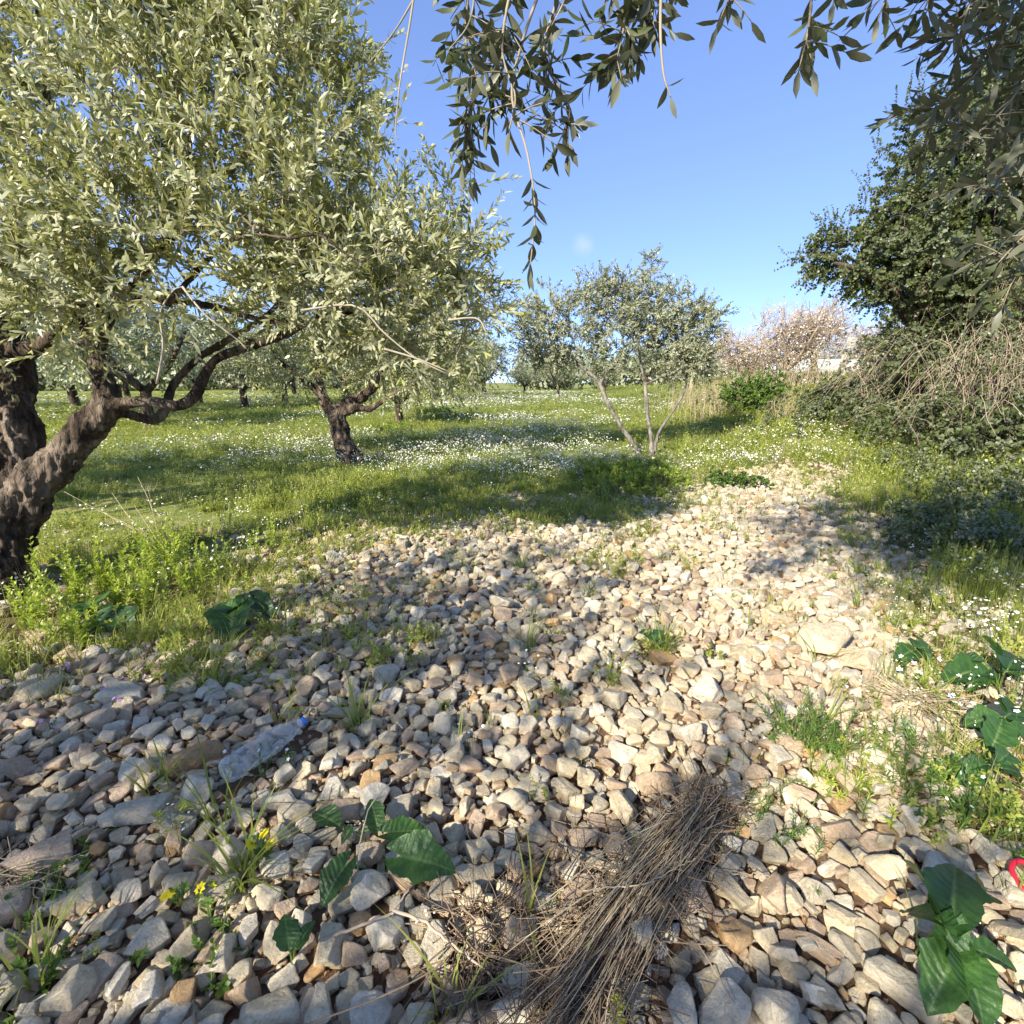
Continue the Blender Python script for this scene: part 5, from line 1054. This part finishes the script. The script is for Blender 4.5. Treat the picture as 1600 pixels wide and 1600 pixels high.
weed('yellow_daisy', 'leafy plant with a pair of yellow flowers above the grass tuft', 420, 1352, .10, 3, M['weed_dark'], (.03, .01), 'yellow flowers', .012, 6, ('yellow', 3, 9, .019), .15)
weed('yellow_daisy', 'weed with one yellow flower over a grey pebble', 283, 1412, .09, 2, M['weed_dark'], (.03, .008), 'yellow flowers', .01, 6, ('yellow', 1, 9, .021), .15)
weed('yellow_daisy', 'drooping weed with two half-shut yellow flowers', 322, 1432, .08, 3, M['weed_dark'], (.03, .008), 'yellow flowers', .015, 6, ('yellow', 2, 7, .018), .25)
weed('clover_weed', 'clover-like low weed beside the pinkish boulder', 92, 1375, .07, 16, M['weed_dark'], (.02, .017), 'low weeds in the rubble', .05, 4, None, .5)
weed('clover_weed', 'low leafy weed in the shaded corner by the grey pebble heap', 30, 1570, .08, 12, M['weed_dark'], (.03, .012), 'low weeds in the rubble', .08, 5, None, .5)
weed('clover_weed', 'leafy green weed trailing below the yellow flowers', 345, 1490, .09, 12, M['weed_dark'], (.024, .012), 'low weeds in the rubble', .06, 6, None, .5)
for px, py, lab in ((168, 1125, 'tiny pink-flowered weed at the low side of the grey boulder'), (155, 1090, 'tiny pink-flowered weed at the uphill side of the grey boulder'), (65, 1150, 'tiny pink-flowered weed by the grey flat stones near the clover'), (242, 1020, 'pink-flowered weed with dark red leaves below the round-leaved plant'), (110, 1058, 'tiny pink-flowered weed under the spurge litter'), (285, 985, 'pink-flowered weed beside the drooping dark arum'), (222, 1062, 'small mauve-flowered weed among pinkish stones uphill of the boulder')):
    weed('pink_weed', lab, px, py, .06, 4, M['weed_dark'], (.014, .006), 'pink flowers in the rubble', .02, 5, ('pink', 7, 5, .010), .5)
G3 = 'grass tufts between the stones'
for i, (px, py, h, n, lab) in enumerate(((822, 1020, .17, 26, 'upright dark grass tuft beside the tilted pale slab'), (1030, 1025, .17, 40, 'full green grass tuft with a round leaf on the sunlit stones'), (920, 935, .14, 16, 'thin grass tuft in the narrow shadow between the sunlit stones'), (812, 895, .13, 30, 'short leafy grass patch in the sunlit rubble'), (380, 1385, .16, 40, 'dark spreading grass tuft next to the paired yellow flowers'), (560, 1140, .16, 26, 'grass tuft uphill of the bottle cap'),
        (345, 1290, .17, 14, 'tall grass blades standing against the base of the bottle'), (60, 1540, .13, 30, 'shaded grass tuft in the rubble near the pinkish boulder'), (700, 1590, .11, 16, 'grass tuft at the foot of the dry twig tangle'), (1480, 905, .2, 40, 'bright grass clump at the edge of the shaded thicket'), (330, 1080, .14, 22, 'grass tuft uphill of the orange-cream block'), (960, 1060, .13, 18, 'thin dark grass spreading beside the flat orange-stained stone'), (245, 1240, .12, 20, 'grass tuft beside the long bar-shaped stone'), (1100, 820, .12, 20, 'grass tuft on the grey shaded stones past the weed clump'))):
    w = G(px, py); c = blade_clump(400 + i, n, .035, h * 1.25, .0052, 1.0, M['grass'], 5); c.name = 'grass_tuft'; sc.collection.objects.link(c); c.location = V(w + np.array([0, 0, .03])); c.scale = (1.35, 1.35, 1.25); tag(c, lab, 'grass tuft', G3)

# ------------------------------------------------------------------ the plastic bottle
m_, N, L, b = mat('clear_plastic'); M['pet'] = m_
b.inputs['Base Color'].default_value = (.86, .88, .88, 1); b.inputs['Roughness'].default_value = .1; b.inputs['IOR'].default_value = 1.45; b.inputs['Specular IOR Level'].default_value = .8
tp = N.new('ShaderNodeBsdfTransparent'); tp.inputs[0].default_value = (.92, .95, .96, 1); fr = N.new('ShaderNodeLayerWeight'); fr.inputs[0].default_value = .35
ms = N.new('ShaderNodeMixShader'); fa = math_n(N, L, 'ADD', math_n(N, L, 'MULTIPLY', fr.outputs['Facing'], .5), .085); L.new(fa, ms.inputs[0]); L.new(tp.outputs[0], ms.inputs[1]); L.new(b.outputs[0], ms.inputs[2])
L.new(ms.outputs[0], N['Material Output'].inputs['Surface'])
tc = N.new('ShaderNodeTexCoord'); nz = noise(N, L, 14, 5, tc.outputs['Object']); bump(N, L, nz.outputs['Fac'], .6, .02, b)
M['cap'] = plain('blue_cap', (.03, .16, .62), .4, .08, 5, .5)
def lathe(prof, n, crumple=0, seed=0):
    prof = np.array(prof); a = np.arange(n) * 2 * math.pi / n; v = np.stack([np.repeat(prof[:, 0], n), (prof[:, 1][:, None] * np.cos(a)).ravel(), (prof[:, 1][:, None] * np.sin(a)).ravel()], -1)
    if crumple:
        k = crumple * (fbm(v * 24 + seed, 3) * .7 - 1.1 * np.abs(vnoise(v * 34 + seed))); rr = np.hypot(v[:, 1], v[:, 2])[:, None] + 1e-6; env = (sstep(0.0, .03, v[:, 0]) * (1 - sstep(.24, .28, v[:, 0])))[:, None]; v[:, 1:] += v[:, 1:] / rr * k[:, None] * (0.25 + .75 * env)
    q = [(i * n + j, i * n + (j + 1) % n, (i + 1) * n + (j + 1) % n, (i + 1) * n + j) for i in range(len(prof) - 1) for j in range(n)]
    mb = MB(); mb.add(v, None, q); return mb
prof = [(.0, .002), (.004, .012), (-.001, .024), (.004, .036), (.012, .042)] + [(x_, .0435 + .0016 * math.sin(x_ * 260)) for x_ in np.linspace(.02, .19, 34)] + [(.2, .0435), (.22, .041), (.24, .035), (.26, .027), (.275, .02), (.285, .0145), (.292, .0138), (.30, .0138)]
bo = empty('plastic_bottle', bottle_a, 'crumpled clear plastic bottle with blue cap lying on the stones', 'bottle')
dv = bottle_b - bottle_a; L0 = np.linalg.norm(dv); dv = dv / L0; k = L0 / .315
s = norm(np.cross((0, 0, 1.0), dv)); n = np.cross(dv, s)
bo.matrix_world = Matrix(((dv[0], s[0], n[0], bottle_a[0]), (dv[1], s[1], n[1], bottle_a[1]), (dv[2], s[2], n[2], bottle_a[2] + .034), (0, 0, 0, 1))) @ Matrix.Diagonal((k, k, k, 1))
def under(mb, nm, m_): o = bpy.data.objects.new(nm, mb.mesh(nm, m_)); sc.collection.objects.link(o); o.parent = bo; return o
under(lathe(prof, 40, .010, 4), 'bottle_body', M['pet'])
under(lathe([(.2915, .0), (.2915, .0166), (.2945, .0166), (.2945, .0)], 24), 'neck_ring', M['pet'])
cp = under(lathe([(.2965, .0), (.2965, .0158), (.31, .0158), (.3125, .0148), (.3135, .0)], 28), 'cap', M['cap'])
# ------------------------------------------------------------------ red plastic ring
M['red'] = plain('red_plastic', (.62, .02, .04), .35, .1, 5, .5)
w = G(1606, 1390, .03); mb = MB(); a = np.linspace(0, 2 * math.pi, 33)[:-1]; ring = np.stack([.036 * np.cos(a), .048 * np.sin(a), .004 * np.sin(2 * a)], -1); ring = np.concatenate([ring, ring[:1], ring[1:2]])
tube(mb, ring, .0068, 10, .5, cap=False); o = mb.build('plastic_ring', M['red']); o.location = V(w + np.array([0, 0, .028])); o.scale = (1.05, 1.05, 1.05); o.rotation_euler = (R(22), R(8), R(-15)); tag(o, 'red plastic ring lying on pale stones beyond the big arum plant', 'ring')

# ------------------------------------------------------------------ dry straw and twigs
rs = np.random.default_rng(35)
def strands(mb, n, axis, spread0, spread1, rad, r, lift=.03, fan=.0, lenv=(.6, 1.05), tintr=(0, 1)):
    c = np.array(axis); 
    for k in range(n):
        o0 = r.normal(0, 1, 3) * np.array([1, 1, .55]); o1 = r.normal(0, 1, 3) * np.array([1, 1, .5]); a, b_ = sorted((r.uniform(-.02, .25), r.uniform(*lenv)))
        f = np.linspace(max(a, 0), min(b_, 1), 7); p = np.array([[np.interp(x_, np.linspace(0, 1, len(c)), c[:, j]) for j in range(3)] for x_ in f])
        off = o0 * spread0 * (1 - f)[:, None] + o1 * spread1 * f[:, None]; p = p + off + np.array([0, 0, 1]) * lift * np.sin(np.pi * f)[:, None] * r.uniform(0, 1) + r.normal(0, .004, p.shape)
        p[:, 2] = np.maximum(p[:, 2], gz(p[:, 0], p[:, 1]) + .055); p = p + np.outer(np.sin(f * r.uniform(2, 7) + r.uniform(0, 6)), r.normal(0, .012, 3)); tube(mb, p, np.linspace(rad, rad * .6, 7) * r.uniform(.6, 1.4), 4, r.uniform(*tintr), cap=False)
ax = [G(px, py, h) for px, py, h in ((1105, 1262, .07), (1070, 1310, .11), (1010, 1390, .11), (945, 1480, .09), (880, 1570, .07), (830, 1610, .06))]
sb = empty('straw_bundle', G(1010, 1400), 'long bundle of dry brown straw lying over the stones', 'straw')
mb = MB(); strands(mb, 270, ax, .034, .062, .0014, rs, .05, lenv=(.25, 1.0)); 
for k in range(260):
    f = rs.uniform(0, 1); c_ = np.array([np.interp(f, np.linspace(0, 1, 6), np.array(ax)[:, j_]) for j_ in range(3)]) + rs.normal(0, .045, 3) * (1, 1, .3) + (0, 0, .015); a = rs.normal(math.atan2(ax[3][1] - ax[0][1], ax[3][0] - ax[0][0]), .75); l_ = rs.uniform(.05, .17)
    d_ = np.array([math.cos(a), math.sin(a), rs.normal(0, .2)]); kk_ = rs.normal(0, .35, 3) * (1, 1, .4); ff = np.linspace(-1, 1, 6)[:, None]; p_ = c_ + d_ * l_ * ff + kk_ * l_ * ff ** 2; p_[:, 2] = np.maximum(p_[:, 2], gz(p_[:, 0], p_[:, 1]) + .05)
    tube(mb, p_, .0013 * rs.uniform(.6, 1.5), 4, rs.uniform(0, 1), cap=False)
tag(mb.build('straw', M['straw'], sb), kind='stuff')
mb = MB(); strands(mb, 110, ax, .05, .09, .0014, rs, .07, tintr=(.3, .9), lenv=(.4, 1.0)); tag(mb.build('pale_straw', M['straw_pale'], sb), kind='stuff')
mb = MB(); rc = G(1110, 1265, .05)
for k in range(260):
    a = rs.uniform(0, 6.28); h_ = rs.uniform(.03, .09); d = np.array([math.cos(a), math.sin(a), rs.uniform(.1, 1.2)]); p0 = rc + rs.normal(0, .03, 3) * (1.3, 1.2, .4); tube(mb, np.array([p0, p0 + d * h_ * .5, p0 + d * h_ + (0, 0, -.02)]), .0012, 3, rs.uniform(.2, 1), cap=False)
tag(mb.build('root_tuft', M['straw'], sb), kind='stuff')
def tangle(name, label, px, py, n, rad, h, seg, m_, cat, th=.0018, group=None):
    w = G(px, py); root = empty(name, w, label, cat, group); mb = MB()
    for k in range(n):
        p0 = w + np.array([rs.normal(0, rad), rs.normal(0, rad * .8), rs.uniform(.02, h)]); a = rs.uniform(0, 6.28); d = np.array([math.cos(a), math.sin(a), rs.normal(0, .25)]); l = seg * rs.uniform(.4, 1.4); bnd = rs.normal(0, .3, 3) * (1, 1, .3)
        f = np.linspace(0, 1, 6)[:, None]; p = p0 + d * l * f + bnd * l * f * f; p[:, 2] = np.maximum(p[:, 2], gz(p[:, 0], p[:, 1]) + .015); tube(mb, p, th * rs.uniform(.5, 1.4), 4, rs.uniform(0, 1), cap=False)
    tag(mb.build('stalk', m_, root), kind='stuff'); return root
tangle('twig_tangle', 'dark tangle of fine dry twigs spread over the stones', 748, 1500, 190, .07, .07, .14, M['straw'], 'twigs', .0016)
tangle('straw_tuft', 'pale dried straw tuft by the cress and paddle-leaved plant', 1432, 1118, 240, .045, .09, .11, M['straw_pale'], 'straw', .0014)
tangle('dry_litter', 'brown dry litter between straw tuft and narrow-leaved weed', 1350, 1180, 160, .08, .04, .1, M['straw'], 'litter', .0013)
tangle('dry_litter', 'reddish dry straw scraps under the broad-leaved plants', 1480, 1185, 130, .08, .04, .1, M['straw_pale'], 'litter', .0013)
tangle('dry_litter', 'dry fibres in the corner by the large pinkish boulder', 8, 1390, 90, .05, .06, .12, M['straw_pale'], 'litter', .0012)
tangle('dry_litter', 'thin dry stalks strewn between the arum leaves and the straw bundle', 830, 1360, 40, .12, .06, .22, M['straw'], 'litter', .0013)
w = G(215, 850); ds = empty('dry_stalks', w, 'bleached dry stalks rising above the spurge before the dark shade', 'stalks')
for px, py, top in ((250, 850, (100, 768)), (248, 850, (175, 770)), (252, 852, (215, 745)), (250, 852, (210, 790)), (262, 855, (245, 800)), (248, 848, (160, 800)), (252, 850, (232, 765))):
    a = G(px, py); b_ = P(top[0], top[1], px_of(a)[2] + rs.normal(0, .08)); mb = MB(); tube(mb, spline(np.array([a, (a + b_) / 2 + rs.normal(0, .02, 3), b_]), 8), np.linspace(.0035, .0014, 8), 5, .95); mb.build('stalk', M['straw_pale'], ds)
def stick(label, pts, r0, m_, cat='twig', group='dry twigs on the stones'):
    c = np.array([G(*q_) for q_ in pts]); mb = MB(); p = spline(c, 22); tube(mb, p + rs.normal(0, .0015, p.shape), np.linspace(r0, r0 * .5, 22), 7, .6); o = mb.build('dry_twig', m_); return tag(o, label, cat, group)
stick('forked end of a grey dry twig above the whitish block', [(518, 1462, .05), (560, 1448, .07), (605, 1430, .09), (618, 1420, .1), (640, 1385, .12)], .0045, M['twig_grey'])
stick('long curved grey twig running from the fork into the twig tangle', [(614, 1422, .1), (660, 1438, .09), (700, 1470, .08), (740, 1500, .06), (800, 1560, .05)], .0045, M['twig_grey'])
stick('thin grey stem arching up through the dark arum leaves', [(556, 1400, .03), (562, 1320, .12), (585, 1250, .2), (640, 1200, .2), (700, 1170, .1)], .0022, M['twig_grey'])
stick('pale straw lying across the straw bundle', [(910, 1392, .16), (960, 1386, .18), (1010, 1380, .19), (1060, 1355, .17), (1090, 1340, .15)], .0022, M['straw_pale'])
stick('short brown stick lying on the sunlit stones', [(1072, 1086, .07), (1085, 1095, .07), (1102, 1106, .06)], .004, M['straw'])
stick('pale stalk lying on stones beyond the bright end of the straw bundle', [(1140, 1366, .05), (1180, 1366, .06), (1220, 1374, .05)], .002, M['straw_pale'])
